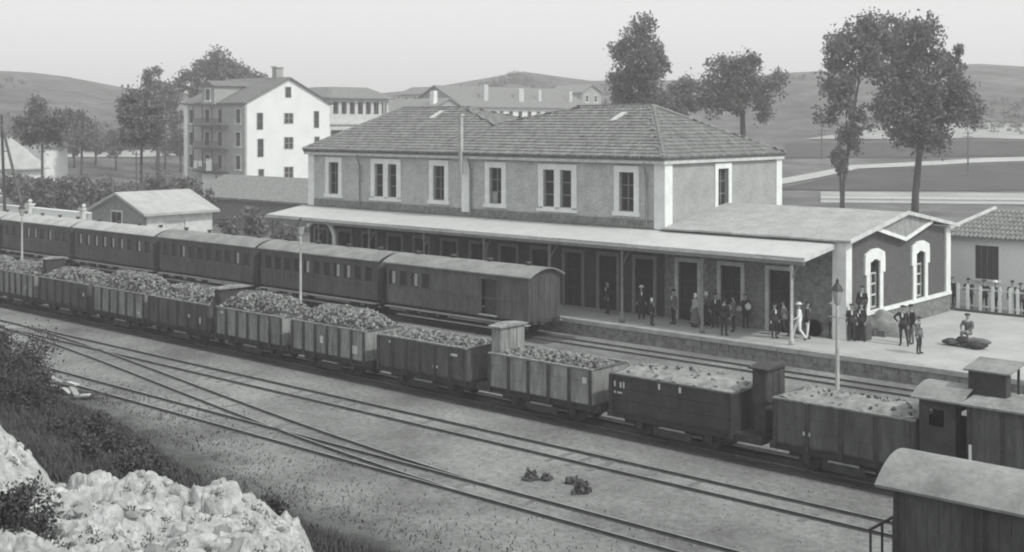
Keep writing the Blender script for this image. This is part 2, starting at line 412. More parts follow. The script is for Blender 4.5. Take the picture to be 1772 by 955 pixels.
# ------------------------------------------------------------------ platform
PZ, PY = .85, 51.0
pl = bx(-118, 8, PY + .02, 67.2, .3, PZ).build('platform', 'paving'); tag(pl, kind='structure')
ORG[pl.name] = (Vector((0, 0, 0)), 0)
x = -60.0; meshes = {}
while x < -8:
    for row in range(2):
        w_ = rng.uniform(.7, 1.3); 
    w_ = rng.choice((1.1, 1.3, 1.5))
    MB().box(x + .01, x + w_ - .01, PY - .13, PY + .5, PZ - .19, PZ + .012 + rng.uniform(0, .01)).build('coping_slab', 'coping', pl); x += w_
for row, (z0, z1) in enumerate(((-.05, .3), (.31, .655))):
    x = -60 - rng.random()
    while x < -8:
        w_ = rng.uniform(.5, 1.05); j = rng.uniform(-.03, .03)
        MB().box(x + .012, x + w_ - .012, PY - .05 + j, PY + .3, z0, z1).build('stone', rng.choice(('stone', 'stone', 'plinth')), pl); x += w_

# ------------------------------------------------------------------ roofs of tiles
def tile_field(parent, zf, planes, area, name='roof_tiles', course=.42, wid=.27, over=None):
    """planes: list of (origin, along, upslope, nu, nv); a tile is laid where its plane is the roof surface"""
    mb = MB()
    for org, al, up, la, lu in planes:
        org, al, up = Vector(org), Vector(al).normalized(), Vector(up).normalized(); nrm = al.cross(up); nrm = nrm if nrm.z > 0 else -nrm
        nr, nc = int(lu / course) + 1, int(la / wid) + 1
        for r in range(nr):
            for c in range(nc):
                ctr = org + al * ((c + .5) * wid) + up * ((r + .5) * course)
                if abs(zf(ctr.x, ctr.y) - ctr.z) > .09: continue
                mb.k = rng.choice((0, 0, 0, 1, 1, 2)); j = rng.uniform(-.012, .012)
                b = len(mb.v); hw = wid * .5
                for k, (uu, lift) in enumerate(((-.06, .075), (course, .02))):
                    for dx, dz in ((-hw, 0), (-hw * .5, .06), (hw * .5, .06), (hw, 0)):
                        q = ctr + al * (dx + j) + up * (uu - course / 2) + nrm * (dz + lift); mb.v.append(tuple(q))
                for k in range(3): mb.f.append((b + k, b + k + 1, b + 5 + k, b + 4 + k)); mb.m.append(mb.k)
                # lower lip
                q0 = len(mb.v)
                for dx in (-hw, hw): mb.v.append(tuple(ctr + al * (dx + j) + up * (-.06 - course / 2)))
                mb.f.append((q0, q0 + 1, b + 3, b + 2, b + 1, b)); mb.m.append(mb.k)
    return mb.build(name, ['tile_a', 'tile_b', 'tile_c'], parent, kind='stuff')
def roof_grid(parent, zf, x0, x1, y0, y1, st, mat_, th=.12, name='roof', extra_x=()):
    xs = sorted(set(list(np.linspace(x0, x1, max(2, int((x1 - x0) / st)) + 1)) + list(extra_x))); ys = list(np.linspace(y0, y1, max(2, int((y1 - y0) / st)) + 1))
    if len(ys) % 2 == 0: ys = list(np.linspace(y0, y1, len(ys) + 1))
    mb = MB(); n = len(xs); m = len(ys)
    for dz in (0, -th):
        mb.v += [(x, y, zf(x, y) + dz) for y in ys for x in xs]
    for j in range(m - 1):
        for i in range(n - 1):
            a = j * n + i; mb.f.append((a, a + 1, a + n + 1, a + n)); b = a + n * m; mb.f.append((b + n, b + n + 1, b + 1, b)); mb.m += [0, 0]
    ring = [i for i in range(n)] + [j * n + n - 1 for j in range(1, m)] + [(m - 1) * n + i for i in range(n - 2, -1, -1)] + [j * n for j in range(m - 2, 0, -1)]
    for a, b in zip(ring, ring[1:] + ring[:1]): mb.f.append((b, a, a + n * m, b + n * m)); mb.m.append(0)
    return mb.build(name, mat_, parent)
def tile_line(parent, a, b, name='ridge_tile', step=.45, r=.13, m='tile_b'):
    a, b = Vector(a), Vector(b); n = max(1, int((b - a).length / step))
    mb = MB()
    for i in range(n):
        p, q = a.lerp(b, i / n), a.lerp(b, (i + 1.12) / n); mb.tube([p, q], [r * 1.1, r * .85], 6)
    return mb.build(name, m, parent)

# ------------------------------------------------------------------ station building
WX0, WX1, WY0, WY1 = -67.5, -37.9, 54.7, 66.9
EZ, RZ = 9.05, 12.15
st = empty('station_building', (-45, WY0, PZ), 'two-storey station with hipped tiled roof and white window surrounds', 'station')
UPW = [-64.95, -59.76, -54.87, -50.08, -45.29, -40.38]
holes = []; fz, fh = 6.35, 2.15
for i, x in enumerate(UPW):
    if i in (1, 4): holes += [(x - 1.05, x - .22, fz, fz + fh), (x + .22, x + 1.05, fz, fz + fh)]
    else: holes.append((x - .5, x + .5, fz, fz + fh))
GDW = [WX0 + 1.25 + 2.46 * k for k in range(12)]
gh = [(x - .6, x + .6, PZ, PZ + 3.0) for x in GDW]
fr = front(WY0)
mb = MB(); wall_cells(mb, fr, WX0, WX1, 5.45, EZ, -.4, 0, holes); mb.build('front_wall', 'brick', st)
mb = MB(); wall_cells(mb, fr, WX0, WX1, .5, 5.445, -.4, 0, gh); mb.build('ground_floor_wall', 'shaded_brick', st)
fs = rightf(WX1); sw = (60.45 - .55, 60.45 + .55, 6.45, 8.6)
mb = MB(); wall_cells(mb, fs, WY0 + .41, WY1, .5, EZ, -.4, 0, [sw]); mb.build('side_wall', 'render', st)
bx(WX0, WX0 + .4, WY0 + .41, WY1, .5, EZ).build('side_wall', 'brick', st)
bx(WX0 + .41, WX1 - .41, WY1 - .4, WY1, .5, EZ).build('rear_wall', 'render', st)
bx(WX0 + .41, WX1 - .41, WY0 + .41, WY1 - .41, 5.2, 5.4).build('upper_floor', 'darkwood', st)
for i, x in enumerate(UPW):
    if i in (1, 4):
        wn = window(st, fr, x - .635, fz, .83, fh, 0, 1, 3); window(st, fr, x + .635, fz, .83, fh, 0, 1, 3)
        mb = MB()
        sbox(mb, fr, x - 1.42, x - 1.05, -.02, .07, fz, fz + fh); sbox(mb, fr, x + 1.05, x + 1.42, -.02, .07, fz, fz + fh)
        sbox(mb, fr, x - .22, x + .22, -.02, .068, fz, fz + fh)
        sbox(mb, fr, x - 1.42, x + 1.42, -.02, .073, fz + fh, fz + fh + .32); sbox(mb, fr, x - 1.5, x + 1.5, -.02, .13, fz - .26, fz - .1)
        mb.build('window_surround', 'white', st)
    else:
        window(st, fr, x, fz, 1.0, fh, .34, 2, 3, pale_rows=((0, 0),) if i == 3 else ())
window(st, fs, 60.45, 6.45, 1.1, 2.15, .32, 2, 3)
for k, x in enumerate(GDW):
    o = window(st, fr, x, PZ, 1.2, 3.0, .2, 2, 3, name='door', surround='frame', frame='darkwood', sill=False)  # white door surrounds painted dim to stand for the canopy shade
# pilasters, cornice, base course
def pil(x0, x1, y0, y1, z0, z1, m='white'): bx(x0, x1, y0, y1, z0, z1).build('pilaster', m, st)
pil(WX1 - .62, WX1 + .09, WY0 - .09, WY0 + .62, 5.5, EZ - .02)
pil(WX0 - .09, WX0 + .5, WY0 - .09, WY0 + .5, 5.5, EZ - .02)
pil(-52.85, -52.2, WY0 - .085, WY0 + .1, 5.75, EZ - .02)
pil(WX1 - .3, WX1 + .09, WY1 - .55, WY1 + .08, 5.5, EZ - .02)
mb = MB().box(WX0 - .3, WX1 + .2, WY0 - .3, WY0 - .1, EZ - .06, EZ + .24); mb.box(WX1 + .1, WX1 + .2, WY0 - .098, WY1 + .18, EZ - .06, EZ + .24); mb.build('cornice', 'fascia', st)
bx(WX0 + .5, WX1 - .63, WY0 - .06, WY0 - .001, 5.5, 5.95).build('base_course', 'plinth', st)
# hipped roof with a dip between its two halves
ov = .34; ex0, ex1, ey0, ey1 = WX0 - ov, WX1 + .22, WY0 - ov, WY1 + .22; ez = EZ + .26; hm = (ey0 + ey1) / 2; slope = (RZ - ez) / (hm - ey0)
def roofz(x, y):
    f_ = ez + (y - ey0) * slope; b_ = ez + (ey1 - y) * slope
    cl = ez + (x - ex0) * (RZ - ez) / 3.4; cr = ez + (ex1 - x) * (RZ - ez) / 5.4
    a1 = RZ - (x + 58.3) * .22; a2 = RZ + (x + 48.2) * .22
    return min(f_, b_, cl, cr, max(a1, a2), RZ)
roof_grid(st, roofz, ex0, ex1, ey0, ey1, .5, 'tile_c', .14, extra_x=(-53.25, -43.3, -64.6))
sl_ = (RZ - ez)
pls = [((ex0, ey0, ez), (1, 0, 0), (0, 1, slope), ex1 - ex0, 9), ((ex1, ey0, ez), (0, 1, 0), (-1, 0, sl_ / 5.4), ey1 - ey0, 9),
       ((ex0, ey1, ez), (1, 0, 0), (0, -1, slope), ex1 - ex0, 9),
       ((-58.3, ey0, RZ), (0, 1, 0), (1, 0, -.22), ey1 - ey0, 5.6), ((-53.2, ey0, RZ - 5 * .22), (0, 1, 0), (1, 0, .22), ey1 - ey0, 5.6)]
tile_field(st, roofz, pls, None)
tile_line(st, (-64.6, hm, RZ + .05), (-58.3, hm, RZ + .05)); tile_line(st, (-48.2, hm, RZ + .05), (-43, hm, RZ + .05))
tile_line(st, (ex1, ey0, ez + .06), (-42.9, hm, RZ + .05)); tile_line(st, (-42.9, hm, RZ + .05), (ex1, ey1, ez + .06)); tile_line(st, (ex0, ey0, ez + .06), (-64.6, hm, RZ + .05))
# open roof hatches
for u, v in ((742, 208), (1055, 213)):
    D = 72.0
    for _ in range(400):
        x, y = ray(u, D); z = CH - (v - V0) * D / F
        if z <= roofz(x, y): break
        D += .05
    h = MB(); h.prism([(x - .22, y, z + .08), (x + .22, y, z + .08), (x + .22, y + .05, z + .03), (x - .22, y + .05, z + .03)],
                      [(x + .35, y + .7, z + .66), (x + .79, y + .7, z + .66), (x + .79, y + .75, z + .6), (x + .35, y + .75, z + .6)]); h.build('roof_hatch', 'fascia', st)
# pale flue standing up the front between the two halves, gutter pipes
mb = MB().box(-52.64, -52.43, WY0 - .58, WY0 - .37, EZ - 1.0, 11.6); mb.box(-52.7, -52.37, WY0 - .64, WY0 - .31, 11.6, 11.72); mb.build('flue', 'pole', st)
for x in (-62.2, -52.05, -39.0):
    MB().tube([(x, WY0 - .38, EZ), (x, WY0 - .2, EZ - .5), (x, WY0 - .12, EZ - .8), (x, WY0 - .12, 5.6)], .06, 6).build('rain_pipe', 'frame', st)

# ------------------------------------------------------------------ annexe with gabled end
AX1 = -27.5; AE = 5.5
an = empty('station_annexe', (-32, WY0, PZ), 'single-storey dark brick annexe with white arched windows and pale gabled roof', 'annexe')
yw = [y_at_x(1512, AX1), y_at_x(1591, AX1)]
fa = rightf(AX1); zs, zt = 2.02, 4.35
hm2 = 60.8; AR = 6.55
hl = [(y - .55, y + .55, zs, zt) for y in yw]
mb = MB(); wall_cells(mb, fa, WY0 + .55, WY1 - .5, 1.97, AE - .1, -.4, 0, hl)
mb.prism([(AX1 - .4, WY0 + .55, AE - .099), (AX1 - .4, WY1 - .5, AE - .099), (AX1 - .4, hm2, AR - .1)], [(AX1, WY0 + .55, AE - .099), (AX1, WY1 - .5, AE - .099), (AX1, hm2, AR - .1)])
mb.build('end_wall', 'dark_brick', an)
bx(AX1 - .4, AX1 + .09, WY0 + .01, WY1 + .06, .5, 1.78).build('plinth', 'plinth', an)
bx(AX1 - .4, AX1 + .16, WY0 + .012, WY1 + .09, 1.783, 1.965).build('string_course', 'white', an)
bx(AX1 - .62, AX1 + .1, WY0 - .1, WY0 + .5, 1.97, AE - .02).build('pilaster', 'white', an)
bx(AX1 - .62, AX1 + .1, WY0 - .1, WY0 + .008, .5, 1.965).build('pilaster', 'white', an)
bx(AX1 - .5, AX1 + .1, WY1 - .5, WY1 + .09, 1.97, AE - .02).build('pilaster', 'white', an)
fholes = [(-31.6, -30.4, PZ, 3.9), (-34.4, -33.2, 1.9, 3.9), (-37.0, -35.8, PZ, 3.9)]
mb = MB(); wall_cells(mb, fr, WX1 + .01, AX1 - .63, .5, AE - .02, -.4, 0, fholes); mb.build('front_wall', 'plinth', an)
bx(WX1 + .01, AX1 - .51, WY1 - .4, WY1, .5, AE - .02).build('rear_wall', 'dark_brick', an)
for a, b, z0, z1 in fholes: window(an, fr, (a + b) / 2, z0, 1.2, z1 - z0, .2, 2, 3, name='door' if z0 < 1 else 'window', surround='fascia', frame='darkwood', sill=z0 > 1)
for y in yw:                                           # tall windows with stepped, segment-headed surrounds
    mb = MB(); hw = .55
    for s in (-1, 1):
        a, b = sorted((y + s * hw, y + s * (hw + .36))); sbox(mb, fa, a, b, -.02, .08, 1.97, 3.75)
        a, b = sorted((y + s * hw, y + s * (hw + .56))); sbox(mb, fa, a, b, -.02, .1, 3.752, 4.35)
    arc = [(y + (hw) * math.cos(t), 4.05 + .42 * math.sin(t)) for t in np.linspace(math.pi, 0, 9)]
    outer = [(y - hw - .56, 4.352), (y - hw - .5, 4.75), (y - .35, 4.98), (y + .35, 4.98), (y + hw + .5, 4.75), (y + hw + .56, 4.352)]
    top = [(p[0], max(4.352, p[1])) for p in arc]
    ring = outer + [(y + hw, 4.352)] + [p for p in reversed(top[1:-1])] + [(y - hw, 4.352)]
    mb.prism([fa(s, -.02, z) for s, z in ring], [fa(s, .102, z) for s, z in ring])
    wn = mb.build('window', 'white', an)
    mb = MB(); d = .2
    for i in range(3):
        s = y - hw + i * hw; sbox(mb, fa, max(y - hw, s - .04), min(y + hw, s + .04), -d, -d + .06, zs, 3.7)
    for z in (zs + .03, 2.65, 3.2, 3.72): sbox(mb, fa, y - hw, y + hw, -d + .003, -d + .055, z - .04, z + .04)
    mb.build('sash', 'fascia', wn)
    for i in range(2):
        for z0, z1 in ((zs, 2.65), (2.65, 3.2), (3.2, 3.72)):
            mb = MB(); sbox(mb, fa, y - hw + i * hw + .02, y + i * hw - .02, -d - .03, -d - .01, z0, z1); mb.build('pane', 'glass', wn)
    mb = MB(); mb.prism([fa(y - hw, -d - .03, 3.75), fa(y + hw, -d - .03, 3.75), fa(y + hw, -d - .03, 4.4), fa(y - hw, -d - .03, 4.4)], [fa(y - hw, -d - .01, 3.75), fa(y + hw, -d - .01, 3.75), fa(y + hw, -d - .01, 4.4), fa(y - hw, -d - .01, 4.4)]); mb.build('fanlight', 'glass', wn)
# roof sheet panels, bargeboards, boarded gable
ae0, ae1 = WY0 - .35, WY1 + .45
def an_z(y): return AR + .1 - abs(y - hm2) * (AR - AE - .02) / (hm2 - ae0)
px = np.linspace(WX1 + .02, AX1 + .4, 6)
for k in range(5):
    for s in (0, 1):
        y_ = ae0 if s == 0 else ae1; a, b = px[k] + .008, px[k + 1] - .008; lift = .015 * (k % 2)
        MB().prism([(a, y_, an_z(y_) + lift), (a, hm2, an_z(hm2) + lift), (a, hm2, an_z(hm2) + lift - .09), (a, y_, an_z(y_) + lift - .09)],
                   [(b, y_, an_z(y_) + lift), (b, hm2, an_z(hm2) + lift), (b, hm2, an_z(hm2) + lift - .09), (b, y_, an_z(y_) + lift - .09)]).build('roof_panel', 'annexe_roof', an)
xo = AX1 + .41
for y_ in (ae0, ae1):
    MB().prism([(xo, y_, an_z(y_) + .05), (xo, hm2, an_z(hm2) + .05), (xo, hm2, an_z(hm2) - .14), (xo, y_, an_z(y_) - .14)],
               [(xo + .06, y_, an_z(y_) + .05), (xo + .06, hm2, an_z(hm2) + .05), (xo + .06, hm2, an_z(hm2) - .14), (xo + .06, y_, an_z(y_) - .14)]).build('bargeboard', 'fascia', an)
g0, g1 = hm2 - 3.3, hm2 + 3.3; gb = AE - .3
nb = 12
for k in range(nb):                                    # boards of the hanging gable panel
    a, b = lerp(g0, g1, k / nb) + .01, lerp(g0, g1, (k + 1) / nb) - .01; f_ = lambda y: gb + abs(y - hm2) * .22
    xb = AX1 + .25
    MB().prism([(xb, a, f_(a)), (xb, b, f_(b)), (xb, b, an_z(b) - .1), (xb, a, an_z(a) - .1)], [(xb + .03, a, f_(a)), (xb + .03, b, f_(b)), (xb + .03, b, an_z(b) - .1), (xb + .03, a, an_z(a) - .1)]).build('gable_board', 'step', an)
for s in (-1, 1):
    y_ = hm2 + s * 3.3; xb = AX1 + .282
    MB().prism([(xb, hm2, gb - .05), (xb, y_, gb + .726 - .05), (xb, y_, gb + .726 + .14), (xb, hm2, gb + .14)], [(xb + .05, hm2, gb - .05), (xb + .05, y_, gb + .726 - .05), (xb + .05, y_, gb + .726 + .14), (xb + .05, hm2, gb + .14)]).build('gable_trim', 'white', an)

# ------------------------------------------------------------------ platform canopy
CY, CZ = 51.5, 4.86
cn = empty('platform_canopy', (-48, CY + .3, PZ), 'long pale platform canopy sloping out from the station front', 'canopy')
cx = list(np.linspace(-68.2, -27.95, 17))
for a, b in zip(cx, cx[1:]):
    z1, z0 = 5.44, CZ + .12; j = .012 * (int(a * 7) % 2)
    MB().prism([(a + .006, CY, z0 + j), (a + .006, WY0 - .13, z1 + j), (a + .006, WY0 - .13, z1 + j - .06), (a + .006, CY, z0 + j - .06)],
               [(b - .006, CY, z0 + j), (b - .006, WY0 - .13, z1 + j), (b - .006, WY0 - .13, z1 + j - .06), (b - .006, CY, z0 + j - .06)]).build('roof_sheet', 'tin', cn)
bx(cx[0], cx[-1], CY - .04, CY + .0, CZ - .06, CZ + .05).build('fascia', 'fascia', cn)
bx(cx[0], cx[-1], CY + .02, CY + .1, CZ - .22, CZ - .07).build('valance', 'frame', cn)
MB().prism([(cx[-1] + .002, CY, CZ - .05), (cx[-1] + .002, WY0 - .13, 5.2), (cx[-1] + .002, WY0 - .13, 5.42), (cx[-1] + .002, CY, CZ + .1)], [(cx[-1] + .06, CY, CZ - .05), (cx[-1] + .06, WY0 - .13, 5.2), (cx[-1] + .06, WY0 - .13, 5.42), (cx[-1] + .06, CY, CZ + .1)]).build('end_board', 'fascia', cn)
xs = [-28.75 - 4.9 * k for k in range(9)]
for k, x in enumerate(xs):
    y = CY + .3
    o = MB().lathe((x, y, PZ), [(.13, 0), (.13, .25), (.075, .35), (.062, 2.0), (.055, 3.5), (.11, 3.6), (.07, 3.8)], 10).build('column', 'palewood' if k == 0 else 'frame', cn, smooth=True)
    mb = MB(); mb.tube([(x, y, PZ + 2.9), (x, y + .5, PZ + 3.55), (x, y + 1.2, PZ + 3.95)], .04, 6); mb.tube([(x, y + .01, CZ - .12), (x, WY0 - .02, 5.2)], .05, 6); mb.build('bracket', 'frame', cn)
# curved pale swan-neck pipe by the far end of the canopy
p = (xy_at_y(541, 50.4), 52.2)
wc = empty('water_crane', (p[0], p[1], PZ), 'pale swan-neck water crane at the far end of the canopy', 'water crane')
MB().lathe((p[0], p[1], PZ), [(.28, 0), (.28, .3), (.16, .4), (.14, 2.0)], 10).build('column', 'palewood', wc, smooth=True)
MB().tube([(p[0], p[1], PZ + 1.9)] + [(p[0] - 1.1 + 1.1 * math.cos(t), p[1] - .2 * t, PZ + 3.0 + 1.05 * math.sin(t)) for t in np.linspace(0, 2.6, 9)], .15, 8).build('spout', 'white', wc, smooth=True)

# ------------------------------------------------------------------ fence on the right, small building behind it
fc = empty('picket_fence', (-27, 67.5, PZ), 'white picket fence between annexe and right edge', 'fence')
FY = 67.5; x = -27.2; i = 0
me = MB().prism([(-.085, -.02, .1), (.085, -.02, .1), (.085, -.02, 1.4), (0, -.02, 1.5), (-.085, -.02, 1.4)][::-1], [(-.085, .02, .1), (.085, .02, .1), (.085, .02, 1.4), (0, .02, 1.5), (-.085, .02, 1.4)][::-1]).mesh('picket', 'white')
while x < -12:
    link_mesh('picket', me, fc, (x + 27, 0, 0), (rng.uniform(-.02, .02), rng.uniform(-.03, .03), 0)); x += rng.choice((.4, .55, .66, .7))
for z in (.28, 1.2): bx(-27.3, -12, FY + .022, FY + .08, PZ + z, PZ + z + .09).build('rail', 'palewood', fc)
bx(-27.3, -12, FY - .14, FY + .12, PZ - .02, PZ + .09).build('base_beam', 'wood', fc)
for k in range(6): bx(-27.35 + k * 3, -27.23 + k * 3, FY + .085, FY + .2, PZ, PZ + 1.45).build('post', 'palewood', fc)
ob = empty('outbuilding', (-25, 70.5, PZ), 'small pale outbuilding with tiled roof and dark shuttered opening behind picket fence', 'outbuilding')
oy = 70.5; ox0, ox1 = -29.2, -24.2; xa, xb = xy_at_y(1687, oy), xy_at_y(1728, oy)
fo = front(oy); mb = MB(); wall_cells(mb, fo, ox0, ox1, .5, 4.6, -.3, 0, [(xa, xb, 2.3, 4.2)]); mb.build('front_wall', 'limewash', ob)
bx(ox1 - .3, ox1, oy + .31, oy + 6, .5, 4.6).build('side_wall', 'limewash', ob); bx(ox0, ox0 + .3, oy + .31, oy + 6, .5, 4.6).build('side_wall', 'render', ob)
for k in range(4):
    a, b = lerp(xa, xb, k / 4) + .01, lerp(xa, xb, (k + 1) / 4) - .01; bx(a, b, oy + .08, oy + .12, 2.3, 4.2).build('shutter_board', 'iron', ob)
bx(xa - .1, xb + .1, oy - .1, oy + .05, 2.18, 2.3).build('sill', 'white', ob)
for k in range(7):
    y0, y1 = oy - .45 + k * .55, oy - .45 + (k + 1) * .55 + .06; z0, z1 = 4.62 + k * .2, 4.62 + (k + 1) * .2; ins = .28 * k
    MB().prism([(ox0 - .3 + ins, y0, z0 + .09), (ox0 - .3 + ins, y0, z0 - .02), (ox0 - .3 + ins, y1, z1 - .02), (ox0 - .3 + ins, y1, z1 + .02)][::-1], [(ox1 + .3, y0, z0 + .09), (ox1 + .3, y0, z0 - .02), (ox1 + .3, y1, z1 - .02), (ox1 + .3, y1, z1 + .02)][::-1]).build('tile_course', ('tile_a', 'tile_b')[k % 2], ob)
    # corrugation of half-round tiles
mb = MB()
for k in range(7):
    y0, y1 = oy - .47 + k * .55, oy - .45 + (k + 1) * .55; z0, z1 = 4.62 + k * .2 + .07, 4.62 + (k + 1) * .2 + .04; x = ox0 - .2 + .28 * k
    while x < ox1 + .25: mb.tube([(x, y0, z0), (x, y1, z1)], [.1, .085], 6); x += .26
mb.build('cover_tiles', 'tile_b', ob, kind='stuff')
MB().tube([(ox0 - .3, oy - .45, 4.72), (ox0 + 1.7, oy + 3.4, 6.12)], .15, 6).build('hip_tile', 'palewood', ob)
bx(ox1 + .01, ox1 + 5, oy + 1.5, oy + 1.8, .5, 4.9).build('yard_wall', 'limewash', ob)

# ------------------------------------------------------------------ lamp posts
def lamp(X, label, top=5.0):
    o = empty('lamp_post', (X, 41, 0), label, 'lamp post', 'lamp posts beside the goods train')
    MB().lathe((X, 41, 0), [(.16, -.05), (.16, .5), (.085, .62), (.075, 2.4), (.06, top - .5), (.05, top - .3)], 10).build('pole', 'pole', o, smooth=True)
    MB().tube([(X - .35, 41, top - .75), (X + .35, 41, top - .75)], .025, 6).build('ladder_bar', 'pole', o)
    MB().lathe((X, 41, top - .3), [(.05, 0), (.12, .04), (.22, .5), (.2, .52)], 6).build('lantern_glass', 'cloth_pale', o)
    MB().lathe((X, 41, top + .22), [(.26, 0), (.24, .03), (.06, .28), (.06, .36), (.02, .42)], 6).build('lantern_cap', 'iron', o)
lamp(xy_at_y(1449, 41), 'pale lamp post in front of the platform at the right', 5.0)
lamp(xy_at_y(520, 41), 'pale lamp post in front of the second-last coach', 5.6)
lamp(xy_at_y(38, 41), 'pale lamp post at the far left of the goods train', 5.1)

# ------------------------------------------------------------------ wheels shared by the rolling stock
def wheel_mesh(r):
    mb = MB(); n = 18
    def ring(rr, y): return [(rr * math.cos(2 * math.pi * k / n), y, rr * math.sin(2 * math.pi * k / n)) for k in range(n)]
    mb.tube_rings([ring(.07, -.1), ring(.09, -.05), ring(r * .82, -.03), ring(r * .86, -.055), ring(r, -.055), ring(r, .04), ring(r + .04, .05), ring(r + .04, .075), ring(.08, .075)])
    return mb.mesh('wheel', 'iron')
WH = wheel_mesh(.4)
def bogie_wheels(root, xs):
    for x in xs:
        for s in (-1, 1):
            o = link_mesh('wheel', WH, root, (x, s * .56, .55), (0, 0, 0 if s < 0 else math.pi))
            mb = MB().box(x - .13, x + .13, min(s * .68, s * .84), max(s * .68, s * .84), .44, .68); mb.box(x - .45, x + .45, min(s * .7, s * .78), max(s * .7, s * .78), .69, .78); mb.build('axle_box', 'iron', root, local=True)
def buffers(root, x0, x1):
    for x, s in ((x0, -1), (x1, 1)):
        MB().tube([(x, 0, .95), (x + s * .3, 0, .95)], .06, 8).tube([(x + s * .3, 0, .95), (x + s * .34, 0, .95)], .17, 10).build('buffer', 'iron', root, local=True)

ICO = None
def lump(mb, c, s, rnd, k):
    b = len(mb.v); t = (1 + 5 ** .5) / 2
    P = [(-1, t, 0), (1, t, 0), (-1, -t, 0), (1, -t, 0), (0, -1, t), (0, 1, t), (0, -1, -t), (0, 1, -t), (t, 0, -1), (t, 0, 1), (-t, 0, -1), (-t, 0, 1)]
    sx, sy, sz = (rnd.uniform(.6, 1.25) for _ in range(3)); a = rnd.random() * 6.3; ca, sa = math.cos(a), math.sin(a)
    for p in P:
        q = rnd.uniform(.75, 1.15) * s / 1.9; x, y, z = p[0] * sx * q, p[1] * sy * q, p[2] * sz * q
        y, z = y * ca - z * sa, y * sa + z * ca; x, y = x * ca - y * sa, x * sa + y * ca
        mb.v.append((c[0] + x, c[1] + y, c[2] + z))
    for f in ((0, 11, 5), (0, 5, 1), (0, 1, 7), (0, 7, 10), (0, 10, 11), (1, 5, 9), (5, 11, 4), (11, 10, 2), (10, 7, 6), (7, 1, 8), (3, 9, 4), (3, 4, 2), (3, 2, 6), (3, 6, 8), (3, 8, 9), (4, 9, 5), (2, 4, 11), (6, 2, 10), (8, 6, 7), (9, 8, 1)):
        mb.f.append(tuple(b + i for i in f)); mb.m.append(k)

